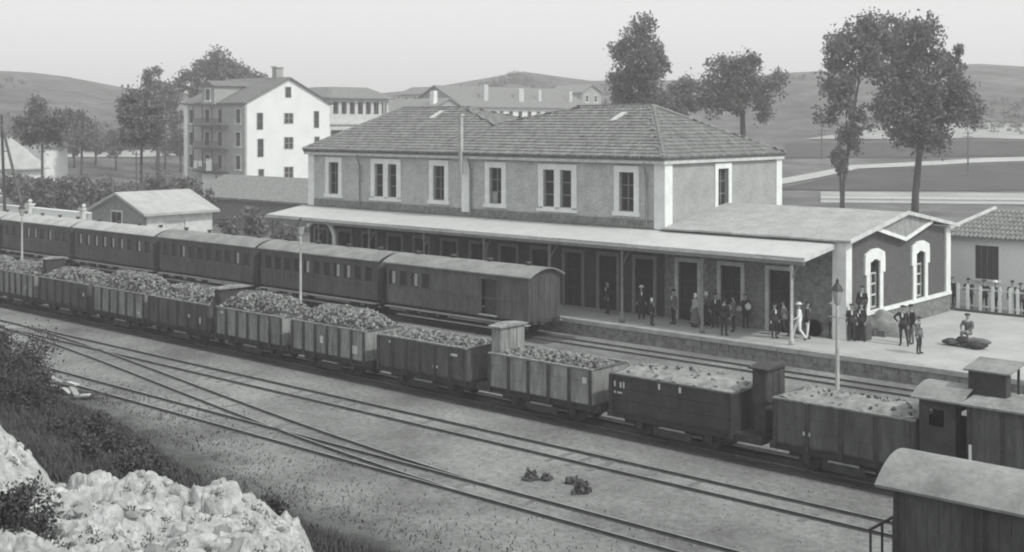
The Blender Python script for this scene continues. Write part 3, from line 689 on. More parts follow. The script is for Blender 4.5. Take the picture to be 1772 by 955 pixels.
def wagon(x0, x1, label, rim=2.3, load='lumps', heap=0.41, hut=None, body='wagon', ribs=7, marks=(), fill=.0, hutmat=None, lid=False):
    xc = (x0 + x1) / 2; hl_ = (x1 - x0) / 2; hw = 1.08
    o = empty('open_wagon', (xc, Y2, 0), label, 'goods wagon', 'open wagons of the goods train')
    B = lambda a, b, c, d, e_, f_, nm, m: bx(a, b, c, d, e_, f_).build(nm, m, o, local=True)
    zb = 1.0
    B(-hl_, hl_, -hw + .08, hw - .08, zb - .08, zb, 'floor', 'wood')
    for s in (-1, 1):
        B(-hl_ - .25, hl_ + .25, *sorted((s * .72, s * .9)), zb - .3, zb - .081, 'solebar', 'iron')
        y = sorted((s * (hw - .06), s * hw))
        npl = 3
        for k in range(npl):
            za, zc = lerp(zb, rim - .06, k / npl), lerp(zb, rim - .06, (k + 1) / npl) - .007; j = rng.uniform(-.005, .005)
            B(-hl_, hl_, y[0] + j, y[1] + j, za, zc, 'side_board', body)
        B(-hl_ - .02, hl_ + .02, *sorted((s * (hw - .09), s * (hw + .035))), rim - .055, rim, 'top_rail', 'wagon_pale' if body != 'wagon_dark' else 'wagon')
        for k in range(ribs):
            x = lerp(-hl_ + .06, hl_ - .06, k / (ribs - 1)); B(x - .05, x + .05, *sorted((s * (hw + .001 + .012), s * (hw + .08))), zb - .2, rim - .06, 'stanchion', 'darkwood')
    for s in (-1, 1):
        x = sorted((s * (hl_ - .06), s * hl_))
        B(x[0], x[1], -hw + .075, hw - .075, zb, rim - .06, 'end_board', body); B(*sorted((s * (hl_ - .09), s * (hl_ + .03))), -hw + .095, hw - .095, rim - .056, rim - .003, 'end_rail', 'wagon')
    bogie_wheels(o, (-hl_ * .56, hl_ * .56)); buffers(o, -hl_ - .05, hl_ + .05)
    MB().box(-.5, .55, -.98, -.93, .62, .68).build('brake_lever', 'step', o, local=True)
    bx(-hl_ + .3, hl_ - .3, -.6, .6, .5, .9).build('brake_gear', 'iron', o, local=True); bx(-hl_ * .3, hl_ * .3, -.92, -.86, .35, .62).build('tool_box', 'darkwood', o, local=True)
    # load
    rnd = random.Random(int(x0 * 100) & 0xffff); ix, iy = hl_ - .1, hw - .1
    def hz(x, y):
        a = max(0, 1 - (abs(x) / ix) ** 5); b = max(0, 1 - (abs(y) / iy) ** 2.6)
        return rim + fill + heap * a * b + .07 * noise.noise((x * 1.1 + x0, y * 1.4, 3.3))
    n, m_ = 28, 12; mb = MB()
    for j in range(m_ + 1):
        for i in range(n + 1):
            x, y = lerp(-ix, ix, i / n), lerp(-iy, iy, j / m_)
            z = hz(x, y) - (.05 if load == 'lumps' else 0)
            if load == 'fines':
                z += .05 * noise.noise((x * 3 + x0, y * 3, 1)) - .3 * math.exp(-((x + .35 * hl_) ** 2 / .5 + (y + .25) ** 2 / .12)) - .18 * math.exp(-((x - .1) ** 2 / .6 + (y - .35) ** 2 / .05))
            mb.v.append((x, y, z))
    for j in range(m_):
        for i in range(n):
            a = j * (n + 1) + i; mb.f.append((a, a + 1, a + n + 2, a + n + 1)); mb.m.append(0)
    q = mb.build('load_bed', 'fines' if load == 'fines' else 'coal_c', o, local=True, smooth=True)
    cnt = 1300 if load == 'lumps' else 60; mb = MB()
    for k in range(cnt):
        x, y = rnd.uniform(-ix, ix), rnd.uniform(-iy, iy); s = rnd.uniform(.05, .105) if load == 'lumps' else rnd.uniform(.04, .1)
        lump(mb, (x, y, hz(x, y) + rnd.uniform(-.05, .04)), s, rnd, rnd.choice((0, 0, 1, 1, 2)))
    mb.build('lump_load', ['coal_a', 'coal_b', 'coal_c'], o, local=True, kind='stuff')
    if hut:
        side, hx, hd, h0, h1, mt = hut      # end, length along x, half depth, bottom, top
        xa_ = -hl_ - .18 if side < 0 else hl_ + (.12 if hx < .45 else .45)
        h = MB(); h.box(xa_, xa_ + hx, -hd, hd, h0, h1); ho = h.build('brake_hut', mt, o, local=True)
        mb = MB(); rr = [(-hd - .12, h1 + .0), (-hd - .12, h1 + .05), (0, h1 + .13), (hd + .12, h1 + .05), (hd + .12, h1 + .0)]
        mb.prism([(xa_ - .1, y, z) for y, z in rr], [(xa_ + hx + .12, y, z) for y, z in rr]); mb.build('hut_roof', 'wagon_pale' if mt != 'darkwood' or hx < .45 else 'darkwood', ho, local=True)
        for k in range(3): bx(xa_ + hx + .003, xa_ + hx + .02, -hd + .05 + k * (2 * hd - .05) / 3, -hd + (k + 1) * (2 * hd - .05) / 3, h0 + .02, h1 - .04).build('hut_board', mt, ho, local=True)
        if h0 > 1: bx(xa_ + .05, xa_ + hx - .05, -hd + .05, hd - .05, 1.0, h0).build('hut_base', 'darkwood', ho, local=True)
    for mx_, mz, mw, mh in marks:            # dabs of white paint
        bx(mx_, mx_ + mw, -hw - .017, -hw - .0095, mz, mz + mh).build('paint_mark', 'paint', o, local=True)
    return o

HUT = (-1, .45, .72, 2.0, 3.22, 'wagon_pale')
wagon(-79.2, -74.0, 'lump-laden wagon at the far left edge of the goods train', heap=0.57, body='wagon_pale')
wagon(-73.4, -68.9, 'heaped wagon with a flat-roofed hut, by the far left lamp post', heap=0.49, hut=(1, .32, .6, 1.9, 3.2, 'darkwood'), body='wagon_pale', marks=((1.2, 1.4, .12, .25),))
wagon(-68.3, -62.9, 'laden wagon between the flat-roofed hut and the tall peaked load', heap=0.49, hut=None, marks=((2.2, 1.6, .12, .18),))
wagon(-62.3, -57.2, 'pale-boarded wagon with the tallest peaked heap of lumps', heap=0.78, body='wagon_pale', marks=((1.9, 1.2, .18, .12),))
wagon(-56.8, -51.5, 'laden wagon ending in a dark hut left of the middle lamp post', heap=0.53, hut=(1, .42, .8, 1.3, 3.05, 'darkwood'), body='wagon', marks=((.9, 1.5, .16, .16), (1.9, 1.3, .1, .3)))
wagon(-50.9, -45.7, 'heaped wagon right in front of the middle lamp post', heap=0.70, body='wagon_pale', marks=((-2.2, 2.0, .22, .1), (1.5, 1.9, .2, .1)))
wagon(-45.0, -40.0, 'heaped wagon with two white paint patches on its boards', heap=0.61, body='wagon_pale', marks=((-.5, 1.45, .22, .32), (1.6, 1.25, .4, .35)))
wagon(-39.2, -34.0, 'wagon with a sunken load of lumps just left of the pale brake hut', heap=.22, fill=-.14, marks=((-1.9, 2.0, .25, .1), (1.6, 1.9, .5, .1), (.7, 1.3, .3, .1)))
wagon(-32.8, -27.7, 'wagon with the pale brake hut at its left end', heap=.25, fill=-.16, hut=HUT, body='wagon_pale', ribs=6, marks=((3.0 - .9, 1.75, .2, .22),))
wagon(-26.9, -21.8, 'black sheet-sided wagon with pale smooth load and a dark hut at its right end', load='fines', heap=0.25, body='wagon_dark', ribs=2, hut=(1, .5, .62, 2.0, 3.12, 'darkwood'),
      marks=((-2.35, 1.85, .06, .2), (-2.1, 1.83, .07, .2), (-1.96, 1.83, .06, .22), (-2.35, 1.62, .08, .07), (-2.2, 1.62, .2, .06), (-.45, 2.0, .08, .2), (.4, 2.0, .1, .2)))
wagon(-20.3, -15.6, 'wagon of wide boards with pale covered load, right of the dark hut', load='fines', heap=0.18, body='wagon', ribs=5, rim=2.42, marks=((-1.3, 1.35, .26, .12),))
for wg in [o_ for o_ in col.objects if o_.name.startswith('open_wagon') and o_['label'].startswith(('black sheet', 'wagon with the pale'))]:
    a, b = (2.58, 3.55) if wg['label'].startswith('black') else (-3.3, -2.58)
    bx(a, b, -.98, .98, .72, .98).build('end_platform', 'iron', wg, local=True)
# guard cabin with arched roof on the right end of that wagon
gc = empty('brake_cabin', (-14.95, Y2, 0), 'dark arched-roof brake cabin on the end of the wide-board wagon', 'brake cabin')
hx, hd = .55, .95
for nm, a in (('front_wall', (-hx, hx, -hd, -hd + .05)), ('rear_wall', (-hx, hx, hd - .05, hd))):
    mb = MB(); wall_cells(mb, (lambda s, d, z, Y=(a[2]): (s, Y + d, z)), -hx, hx, .9, 3.05, 0, .05, [(-.25, .2, 2.3, 2.8)]); mb.build(nm, 'darkwood', gc, local=True)
for s in (-1, 1):
    mb = MB(); wall_cells(mb, (lambda q, d, z, s=s: (s * (hx - .05) + (d if s > 0 else -d), q, z)), -hd + .055, hd - .055, .9, 3.05, 0, .05, [(-.5, .0, 2.2, 2.75)]); mb.build('end_wall', 'darkwood', gc, local=True)
    tt = np.linspace(-1, 1, 9); ring = [(t * (hd - .06), 3.052 + .3 * (1 - t * t)) for t in tt]; xs_ = sorted((s * (hx - .05), s * hx))
    MB().prism([(xs_[0], y, z) for y, z in ring], [(xs_[1], y, z) for y, z in ring]).build('gable', 'darkwood', gc, local=True)
tt = np.linspace(-1, 1, 11); ring = [(t * (hd + .14), 3.07 + .32 * (1 - t * t)) for t in tt]; ring += [(y, z + .05) for y, z in reversed(ring)]
MB().prism([(-hx - .2, y, z) for y, z in ring], [(hx + .25, y, z) for y, z in ring]).build('roof', 'coachroof', gc, local=True)
for s in (-1, 1): bx(-hx, hx, *sorted((s * .95, s * 1.2)), .55, .6).build('step', 'wood', gc, local=True)
bx(-hx, hx, -.9, .9, .8, .9).build('floor', 'wood', gc, local=True)

# closed van with hut at far right of the goods train
def arch_roof(parent, x0, x1, hw, z, rise, m, th=.06, n=12, name='roof', local=True):
    tt = np.linspace(-1, 1, n + 1); ring = [(t * hw, z + rise * (1 - t * t)) for t in tt]; ring += [(y, q + th) for y, q in reversed(ring)]
    return MB().prism([(x0, y, q) for y, q in ring], [(x1, y, q) for y, q in ring]).build(name, m, parent, local=local)
def van(name, x0, x1, yc, label, eave, rise, m, roofm, rib=7, over=.12, zb=1.05):
    xc = (x0 + x1) / 2; h = (x1 - x0) / 2; hw = 1.1
    o = empty(name, (xc, yc, 0), label, 'closed van')
    nbd = int(2 * h / .26)
    for k in range(nbd):
        a, b = lerp(-h, h, k / nbd) + .004, lerp(-h, h, (k + 1) / nbd) - .004
        bx(a, b, -hw, -hw + .05, zb, eave).build('side_board', m, o, local=True)
    bx(-h, h, hw - .05, hw, zb, eave).build('rear_side', m, o, local=True)
    for s in (-1, 1):
        tt = np.linspace(-1, 1, 9); ring = [(hw - .055, zb), (-hw + .055, zb)] + [(t * (hw - .055), eave + rise * (1 - t * t) - .01) for t in tt]
        xs_ = sorted((s * h, s * (h - .05))); MB().prism([(xs_[0], y, z) for y, z in ring], [(xs_[1], y, z) for y, z in ring]).build('end_wall', m, o, local=True)
    bx(-h, h, -hw, hw, zb - .12, zb - .003).build('floor', 'wood', o, local=True)
    for k in range(rib):
        x = lerp(-h + .06, h - .06, k / (rib - 1)); bx(x - .05, x + .05, -hw - .05, -hw - .002, zb - .1, eave - .02).build('stanchion', 'darkwood', o, local=True)
    for s in (-1, 1): bx(-h - .2, h + .2, *sorted((s * .7, s * .82)), zb - .35, zb - .122, ).build('solebar', 'iron', o, local=True)
    arch_roof(o, -h - over, h + over, hw + .12, eave + .01, rise, roofm)
    bogie_wheels(o, (-h * .55, h * .55)); buffers(o, -h - .05, h + .05)
    return o
v1 = van('closed_van', -14.0, -8.2, Y2, 'pale flat-topped closed van with a raised hut at right edge of goods train', 3.08, .12, 'wagon', 'wagon_pale')
bx(-3.05, -3.0, -1.16, -1.155, 1.2, 1.25)
MB().box(-2.82, -2.74, -1.19, -1.16, .9, 2.0).box(-2.9, -2.74, -1.19, -1.16, .82, .898).build('white_staff', 'white', v1, local=True)
ho = bx(-3.2, -2.1, -.25, -.2, 3.2, 4.0).build('lookout_hut', 'darkwood', v1, local=True)
for q in ((-3.2, -3.15, -.195, .85), (-2.15, -2.1, -.195, .15)): bx(*q, 3.2, 4.0).build('hut_side', 'darkwood', ho, local=True)
bx(-2.15, -2.09, .78, .85, 3.2, 4.1).build('hut_post', 'darkwood', ho, local=True)
MB().prism([(-3.32, -.35, 3.95), (-3.32, .95, 4.12), (-3.32, .95, 4.17), (-3.32, -.35, 4.0)][::-1], [(-1.95, -.35, 3.95), (-1.95, .95, 4.12), (-1.95, .95, 4.17), (-1.95, -.35, 4.0)][::-1]).build('hut_roof', 'coachroof', ho, local=True)
# nearest van in the lower right corner
v2 = van('closed_van', -12.1, -4.3, Y0, 'dark closed van with wide arched roof in the near right corner', 3.05, .55, 'coach', 'coachroof', rib=5, over=.4)
for k in range(4): bx(-4.55, -3.95, -.95 + k * .02, -.9 + k * .02, .45 + k * .3, .5 + k * .3).build('step', 'wood', v2, local=True)
mb = MB()
for y in (-1.0, -.4, .2, .8): mb.tube([(-4.5, y, .9), (-4.5, y, 2.0)], .03, 6)
mb.tube([(-4.5, -1.05, 2.0), (-4.5, .85, 2.0)], .035, 6); mb.build('end_railing', 'iron', v2, local=True)
bx(-4.6, -3.93, -1.05, 1.05, .95, 1.04).build('end_platform', 'wood', v2, local=True)

# ------------------------------------------------------------------ passenger coaches
def coach(x0, x1, label, roofm, nwin, name='passenger_coach', wins=None, blinds=(), door=None, cat='coach'):
    xc = (x0 + x1) / 2; h = (x1 - x0) / 2; hw = 1.25; zb, eave = 1.0, 3.2
    o = empty(name, (xc, Y3, 0), label, cat, 'coaches of the passenger train')
    ws = wins if wins is not None else [lerp(-h + .75, h - .75, k / (nwin - 1)) for k in range(nwin)]
    ww = .55; hs = [(x - ww / 2, x + ww / 2, 2.05, 2.85) for x in ws]
    if door: hs.append((door[0], door[1], 1.12, 2.95))
    f_ = lambda s, d, z: (s, -hw - d, z)
    mb = MB(); wall_cells(mb, f_, -h, h, zb, eave, -.06, 0, hs); mb.build('side_wall', 'coach' if not door else 'coach2', o, local=True)
    bx(-h, h, hw - .06, hw, zb, eave).build('side_wall', 'coach', o, local=True)
    for s in (-1, 1):
        tt = np.linspace(-1, 1, 9); ring = [(hw - .065, zb), (-hw + .065, zb)] + [(t * (hw - .065), eave + .42 * (1 - t * t) - .01) for t in tt]
        xs_ = sorted((s * h, s * (h - .06))); MB().prism([(xs_[0], y, z) for y, z in ring], [(xs_[1], y, z) for y, z in ring]).build('end_wall', 'coach', o, local=True)
    for k, x in enumerate(ws):
        p = bx(x - ww / 2 + .02, x + ww / 2 - .02, -hw + .03, -hw + .045, 2.06, 2.84).build('window_pane', 'glass', o, local=True)
        for q in (x - ww / 2 - .04, x + ww / 2): bx(q, q + .04, -hw - .03, -hw - .001, 2.0, 2.9).build('frame', 'wood', p, local=True)
        if k in blinds: bx(x - .02, x + ww / 2 - .04, -hw + .012, -hw + .028, 2.1, 2.8).build('blind', 'cloth_pale', p, local=True)
    nb_ = int(2 * h / 1.05)
    for k in range(nb_ + 1):
        x = lerp(-h + .03, h - .03, k / nb_); 
        if not any(a - .05 < x < b + .05 for a, b, _, _ in hs): bx(x - .025, x + .025, -hw - .025, -hw - .001, zb, 1.93).build('panel_bead', 'coach2', o, local=True)
    bx(-h, h, -hw - .03, -hw - .001, 1.94, 1.99).build('waist_rail', 'coach2', o, local=True)
    arch_roof(o, -h - .22, h + .22, hw + .14, eave + .01, .42, roofm, .07, 14)
    for k in range(4):
        x = lerp(-h + 1.2, h - 1.2, k / 3); MB().lathe((x, .1, eave + .44), [(.11, 0), (.11, .16), (.19, .17), (.15, .25)], 8).build('roof_vent', 'iron', o, local=True)
    bx(-h - .1, h + .1, -1.0, 1.0, zb - .16, zb - .003).build('underframe', 'iron', o, local=True)
    for s in (-1, 1):
        bx(-h, h, *sorted((s * 1.12, s * 1.46)), .78, .83).build('footboard', 'step', o, local=True)
        bx(-h + 1, h - 1, *sorted((s * 1.2, s * 1.46)), .42, .46).build('lower_footboard', 'step', o, local=True)
    for x in (-h + 2.0, h - 2.0): bogie_wheels(o, (x - .75, x + .75))
    if door:
        bx(door[0] + .02, door[1] - .02, -hw + .25, -hw + .3, 1.0, 3.0).build('door', 'darkwood', o, local=True)
        bx(door[0] - .1, door[1] + .1, -hw - .12, -hw - .03, 1.04, 1.1).build('door_sill', 'palewood', o, local=True)
    for y in (-.62, .62): MB().tube([(h, y, .98), (h + .35, y, .98)], .06, 8).tube([(h + .35, y, .98), (h + .39, y, .98)], .17, 10).build('buffer', 'iron', o, local=True)
    for k in range(5): bx(h + .004, h + .035, lerp(-1.0, .9, k / 4), lerp(-1.0, .9, k / 4) + .07, 1.05, 3.1).build('end_rib', 'coach2', o, local=True)
    return o
coach(-52.3, -41.6, 'guard van with dark side door at the near end of the passenger train', 'coachroof', 4, 'guard_van', wins=[-4.9, -4.0, -3.1, -2.2], blinds=(0, 2), door=(2.0, 3.1), cat='guard van')
coach(-64.0, -53.1, 'coach next to the guard van, beside the middle lamp post', 'coachroof', 11, blinds=(4, 7, 8))
coach(-75.5, -64.8, 'third coach from the near end, beyond the middle lamp post', 'coachroof', 10, blinds=(2, 8))
coach(-87.0, -76.3, 'pale-roofed coach in front of the gabled tin shed', 'coachroof_pale', 9, blinds=(0, 1, 2, 3, 4, 5, 7))
coach(-98.5, -87.8, 'pale-roofed coach in front of the white garden wall', 'coachroof_pale', 9, blinds=(3, 4, 6))
coach(-110.0, -99.3, 'farthest visible coach, cut by the left edge', 'coachroof_pale', 9, blinds=(2, 5))

# ------------------------------------------------------------------ background houses
def gable_house(name, label, x0, x1, y0, y1, eave, ridge, wallm, roofm, ridge_axis='x', z0=.3, cat='house', ov=.4, tiles=True, splitroof=True):
    o = empty(name, ((x0 + x1) / 2, y0, z0), label, cat)
    if ridge_axis == 'x':
        hm_ = (y0 + y1) / 2; ring = [(y0 + .35, z0), (y1, z0), (y1, eave), (hm_, ridge), (y0 + .35, eave + .0)]
        MB().prism([(x1 - .3, y, z) for y, z in ring], [(x1, y, z) for y, z in ring]).build('gable_wall', wallm, o)
        MB().prism([(x0, y, z) for y, z in ring], [(x0 + .3, y, z) for y, z in ring]).build('gable_wall', wallm, o)
        zf = lambda x, y: ridge + .12 - abs(y - hm_) * (ridge - eave) / ((y1 - y0) / 2)
    else:
        hm_ = (x0 + x1) / 2; ring = [(x0, z0), (x1 - .35, z0), (x1 - .35, eave), (hm_, ridge), (x0, eave)]
        MB().prism([(x, y0, z) for x, z in ring], [(x, y0 + .3, z) for x, z in ring]).build('gable_wall', wallm, o)
        zf = lambda x, y: ridge + .12 - abs(x - hm_) * (ridge - eave) / ((x1 - x0) / 2)
    roof_grid(o, zf, x0 - ov, x1 + ov, y0 - ov, y1 + ov, 1.2, roofm, .2, extra_x=(hm_,) if ridge_axis != 'x' else ())
    return o, zf
# tall white gabled house
hx0, hx1, hy0, hy1 = -154.9, -140.5, 102.5, 117.5
o, zf = gable_house('white_house', 'tall white gabled house with galleried shady side, left of station', hx0, hx1, hy0, hy1, 13.9, 17.4, 'limewash', 'tile_c')
fz_ = rightf(hx1)
for s, z, w_, h in ((105.0, 10.1, 1.0, 2.3), (105.1, 6.3, 1.0, 2.5), (105.2, 3.0, .9, 1.6), (110.0, 10.9, 1.6, 1.5), (110.0, 7.3, 1.6, 1.7), (110.0, 3.1, 1.6, 1.7), (115.0, 10.3, .9, 2.4), (115.1, 7.2, .9, 1.8), (109.9, 14.6, 1.0, 1.5)):
    window(o, fz_, s, z, w_, h, .08, 2 if w_ > 1.2 else 1, 2, deep=-.01, surround='fascia', frame='palewood' if w_ > 1.2 else 'frame', sill=False)
ff = front(hy0)
mb = MB(); wh = []
cols_ = [-153.2, -149.3, -146.2, -142.0]
for x in cols_:
    for z in (1.2, 4.6, 7.8, 11.0): wh.append((x - .55, x + .55, z, z + 1.9))
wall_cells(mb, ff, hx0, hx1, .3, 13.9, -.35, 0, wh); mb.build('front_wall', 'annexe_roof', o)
for x in cols_:
    for z in (1.2, 4.6, 7.8, 11.0): window(o, ff, x, z, 1.1, 1.9, .12, 1, 2, surround='fascia')
bx(hx0 - .1, hx0 + .8, hy0 - .1, hy0 - .003, .3, 13.8).build('quoin', 'limewash', o)
for z in (4.2, 7.4, 10.6):                              # wooden galleries on the shady side
    g = bx(-151.2, -144.2, hy0 - 1.2, hy0 - .01, z - .12, z).build('gallery', 'wood', o)
    for k in range(15): bx(-151.2 + k * .49, -151.1 + k * .49, hy0 - 1.2, hy0 - 1.12, z + .005, z + .95).build('baluster', 'wood', g)
    bx(-151.2, -144.2, hy0 - 1.22, hy0 - 1.1, z + .955, z + 1.04).build('handrail', 'wood', g)
    for k in range(4): bx(-151.2 + k * 2.28, -151.05 + k * 2.28, hy0 - 1.2, hy0 - 1.05, z + 1.045, z + 3.05).build('post', 'wood', g)
bx(-150.2, -147.0, hy0 - .25, hy0 - .12, .5, 3.8).build('pale_board', 'limewash', o); bx(-146.6, -144.4, hy0 - .25, hy0 - .12, .5, 3.8).build('pale_board', 'limewash', o)
bx(-149.6, -146.6, hy0 - .7, hy0 + 4, 13.6, 16.2).build('dormer', 'render', o); MB().prism([(-150, hy0 - 1, 16.2), (-146.2, hy0 - 1, 16.2), (-148.1, hy0 - 1, 17)], [(-150, hy0 + 6, 16.2), (-146.2, hy0 + 6, 16.2), (-148.1, hy0 + 6, 17)]).build('dormer_roof', 'tile_c', o)
window(o, front(hy0 - .7), -148.1, 14.2, 1.0, 1.6, .15, 1, 2, deep=-.01)
bx(-143.6, -142.6, 109.5, 110.7, 16.6, 18.9).build('chimney', 'render', o); bx(-143.75, -142.45, 109.35, 110.85, 18.9, 19.1).build('chimney_cap', 'fascia', o)
ld = empty('laundry', (-149, hy0 - 1.4, 5), 'white laundry hung on the gallery of the tall house', 'laundry')
for a, b, z0, z1 in ((-150.6, -149.7, 4.6, 5.7), (-149.5, -148.6, 4.9, 5.7), (-147.6, -146.2, 4.3, 6.0)):
    mb = MB(); n = 6
    for i in range(n):
        p0, p1 = lerp(a, b, i / n), lerp(a, b, (i + 1) / n); d0, d1 = .06 * math.sin(i * 2), .06 * math.sin(i * 2 + 2)
        mb.poly([(p0, hy0 - 1.4 + d0, z0), (p1, hy0 - 1.4 + d1, z0), (p1, hy0 - 1.4, z1), (p0, hy0 - 1.4, z1)])
    mb.build('sheet', 'cloth_white', ld)
MB().tube([(-151.2, hy0 - 1.4, 5.72), (-144.4, hy0 - 1.4, 6.0)], .02, 5).build('line', 'wood', ld)

# white galleried villa behind
vx, vy0, vy1 = -155.0, 129.5, 142.5
o = empty('villa', (vx, vy0, .5), 'white villa with a colonnaded upper gallery behind the station roof', 'house')
bx(vx - 10, vx - 1.4, vy0, vy1, .5, 15.0).build('wall', 'fascia', o)
fv = rightf(vx)
mb = MB(); hs = [(vy0 + .9 + k * 1.75, vy0 + 2.0 + k * 1.75, 12.4, 14.4) for k in range(7)] + [(vy0 + .4, vy0 + 3.0, 6.8, 9.8), (vy0 + 3.5, vy0 + 5.2, 6.8, 9.8)]
wall_cells(mb, fv, vy0, vy1, .5, 15.0, -.3, 0, hs); mb.build('gallery_wall', 'fascia', o)
for h in hs: mb = MB(); sbox(mb, fv, h[0] + .02, h[1] - .02, -.9, -.85, h[2], h[3]); mb.build('window_pane', 'glass', o)
bx(vx + .01, vx + .3, vy0 - .2, vy1 + .2, 10.7, 11.1).build('string_course', 'fascia', o)
roof_grid(o, lambda x, y: min(16.9, 15.1 + .55 * min(x - vx + 11, vx + .8 - x, y - vy0 + .8, vy1 + .8 - y)), vx - 11, vx + .8, vy0 - .8, vy1 + .8, .8, 'tile_a', .2)
# grey-roofed house to its right
o, zf = gable_house('far_house', 'grey-roofed house between the villa and the long tiled house', -185, -166, 160, 176, 12.2, 15.5, 'render', 'tile_b', 'x')
for k in range(4): window(o, rightf(-166), 162.5 + k * 3.6, 10.0, 1.3, 1.6, .2, 1, 2, deep=-.01)
bx(-168, -167, 165, 166, 14, 17).build('chimney', 'white', o)
# long tiled house with tall white chimneys
lx, ly0, ly1 = -180.5, 187.0, 229.0
o, zf = gable_house('long_house', 'long low tiled house with tall white chimneys above the roof dip', lx - 16, lx, ly0, ly1, 14.6, 18.8, 'render', 'tile_a', 'y', ov=.8)
mb = MB(); hs = [(ly0 + 2 + k * 3.1, ly0 + 3.3 + k * 3.1, 11.2, 13.4) for k in range(13)]; wall_cells(mb, rightf(lx), ly0 + .31, ly1, .5, 14.6, -.34, 0, hs); mb.build('side_wall', 'limewash', o)
for h in hs: mb = MB(); sbox(mb, rightf(lx), h[0] + .03, h[1] - .03, -.2, -.15, h[2], h[3]); mb.build('window_pane', 'glass', o)
for u, v, w_ in ((838, 146, 1.2), (898, 153, 1.6), (932, 155, .9), (985, 158, 1.0)):
    y = y_at_x(u, lx - 2.4); D = -SA * (lx - 2.4) + CA * y; zt_ = CH + (V0 - v) * D / F
    bx(lx - 2.4 - w_ / 2, lx - 2.4 + w_ / 2, y - w_ / 2, y + w_ / 2, 14, zt_).build('chimney', 'fascia', o)
# small houses climbing behind the station
for u, D, w_, dp, ev, rv, wm, rm, lab in ((742, 300, 11, 9, 163, 151, 'fascia', 'tile_a', 'pale-walled house above the grey roof left of the station flue'), (996, 312, 10, 8, 160, 147, 'render', 'tile_b', 'house on the slope right of the tall white chimneys')):
    x, y = ray(u, D); zE, zR = CH + (V0 - ev) * D / F, CH + (V0 - rv) * D / F
    o, zf = gable_house('hillside_house', lab, x - w_ / 2, x + w_ / 2, y - dp / 2, y + dp / 2, zE, zR, wm, rm, 'x', ov=.5)
    bx(x - w_ / 2 + .31, x + w_ / 2 - .31, y - dp / 2, y - dp / 2 + .34, .3, zE).build('front_wall', wm, o)
    for k in (-1, 1): window(o, rightf(x + w_ / 2), y + k * dp * .22, zE - 2.4, 1.1, 1.6, .12, 1, 2, deep=-.01)
    for k in (-1, 0, 1): window(o, front(y - dp / 2), x + k * w_ * .28, zE - 2.4, 1.0, 1.6, .12, 1, 2, deep=-.01)
# gabled tin shed
o, zf = gable_house('tin_shed', 'gabled shed with pale tin roof behind the coaches', -99.1, -90.6, 56.2, 62.9, 3.65, 5.15, 'frame', 'shed_tin', 'y', cat='shed', ov=.35)
mb = MB(); wall_cells(mb, rightf(-90.9), 56.51, 62.9, .5, 3.6, -.2, 0, [(58.2, 60.2, .8, 2.9)]); mb.build('side_wall', 'fascia', o)
bx(-91.05, -91.0, 58.2, 60.2, .6, 2.9).build('door', 'palewood', o)
window(o, front(56.2), -95, 2.6, 1.6, 1.0, .12, 2, 1, deep=-.01, surround='fascia')
# long dark shed beside the station
o, zf = gable_house('long_shed', 'long low shed with grey tiled roof between tall house and station', -112, -80, 75, 84, 3.6, 5.4, 'plinth', 'tile_b', 'x', cat='shed', ov=.5)
bx(-112, -80, 75.001, 75.34, .3, 3.6).build('front_wall', 'plinth', o)
# far left dwelling
o = empty('left_house', (-170, 80, .5), 'pale-roofed low house at the far left edge', 'house')
bx(-182, -166, 80, 86.5, .3, 4.6).build('wall', 'limewash', o)
for k in range(2): window(o, rightf(-166), 81.8 + k * 2.8, 1.8, 1.1, 1.7, .15, 1, 2, deep=-.01)
roof_grid(o, lambda x, y: 4.7 + min(4.3, 1.05 * min(y - 79.2, 87.3 - y), 1.3 * (-165.2 - x)), -183, -165.2, 79.2, 87.3, .5, 'shed_tin', .2)
o, zf = gable_house('left_barn', 'small whitish barn behind the tree at far left', -187, -180, 94, 98, 7.4, 8.7, 'limewash', 'tile_a', 'y')
bx(-180.35, -180.02, 94.31, 98, .3, 7.4).build('side_wall', 'limewash', o)
# white garden wall with ball-capped gate piers
gw = wall_strip('yard_wall', (-128, 60.0, .6), (-101, 60.0, .6), 2.0, .4, 'limewash', 'white garden wall behind the pale-roofed coaches at left', 'wall', 'white')
for k, u in enumerate((52, 145, 182)):
    X = xy_at_y(u, 59.6); o = empty('gate_pier', (X, 59.6, .6), ('white gate pier nearest the left edge', 'white gate pier left of the tin shed', 'white gate pier touching the tin shed')[k], 'gate pier', 'gate piers of the white wall')
    bx(X - .28, X + .28, 59.32, 59.88, .4, 3.0).build('shaft', 'fascia', o); bx(X - .38, X + .38, 59.22, 59.98, 3.002, 3.16).build('cap', 'fascia', o)
    MB().lathe((X, 59.6, 3.162), [(.08, 0), (.18, .1), (.2, .24), (.14, .38), (.02, .44)], 10).build('ball', 'fascia', o, smooth=True)
# A-frame mast at the left edge
ma = empty('a_frame_mast', (xy_at_y(18, 54), 54, .6), 'dark two-legged mast rising at the left edge', 'mast')
ta = at(3, 215, 54 / (SA * tu(3) + CA)); la = at(8, 372, 54 / (SA * tu(8) + CA)); lb = at(40, 372, 54 / (SA * tu(40) + CA))
for q in (la, lb):
    q2 = ta.lerp(q, 1.35); q2.z = .6
    MB().tube([ta, q2], [.12, .16], 8).build('leg', 'wood', ma)
for t in (.3, .5, .7): MB().tube([ta.lerp(la, t), ta.lerp(lb, t)], .05, 6).build('rung', 'wood', ma)
MB().tube([ta - Vector((0, 0, .4)), ta + Vector((0, 0, .9))], .1, 8).build('head', 'iron', ma)
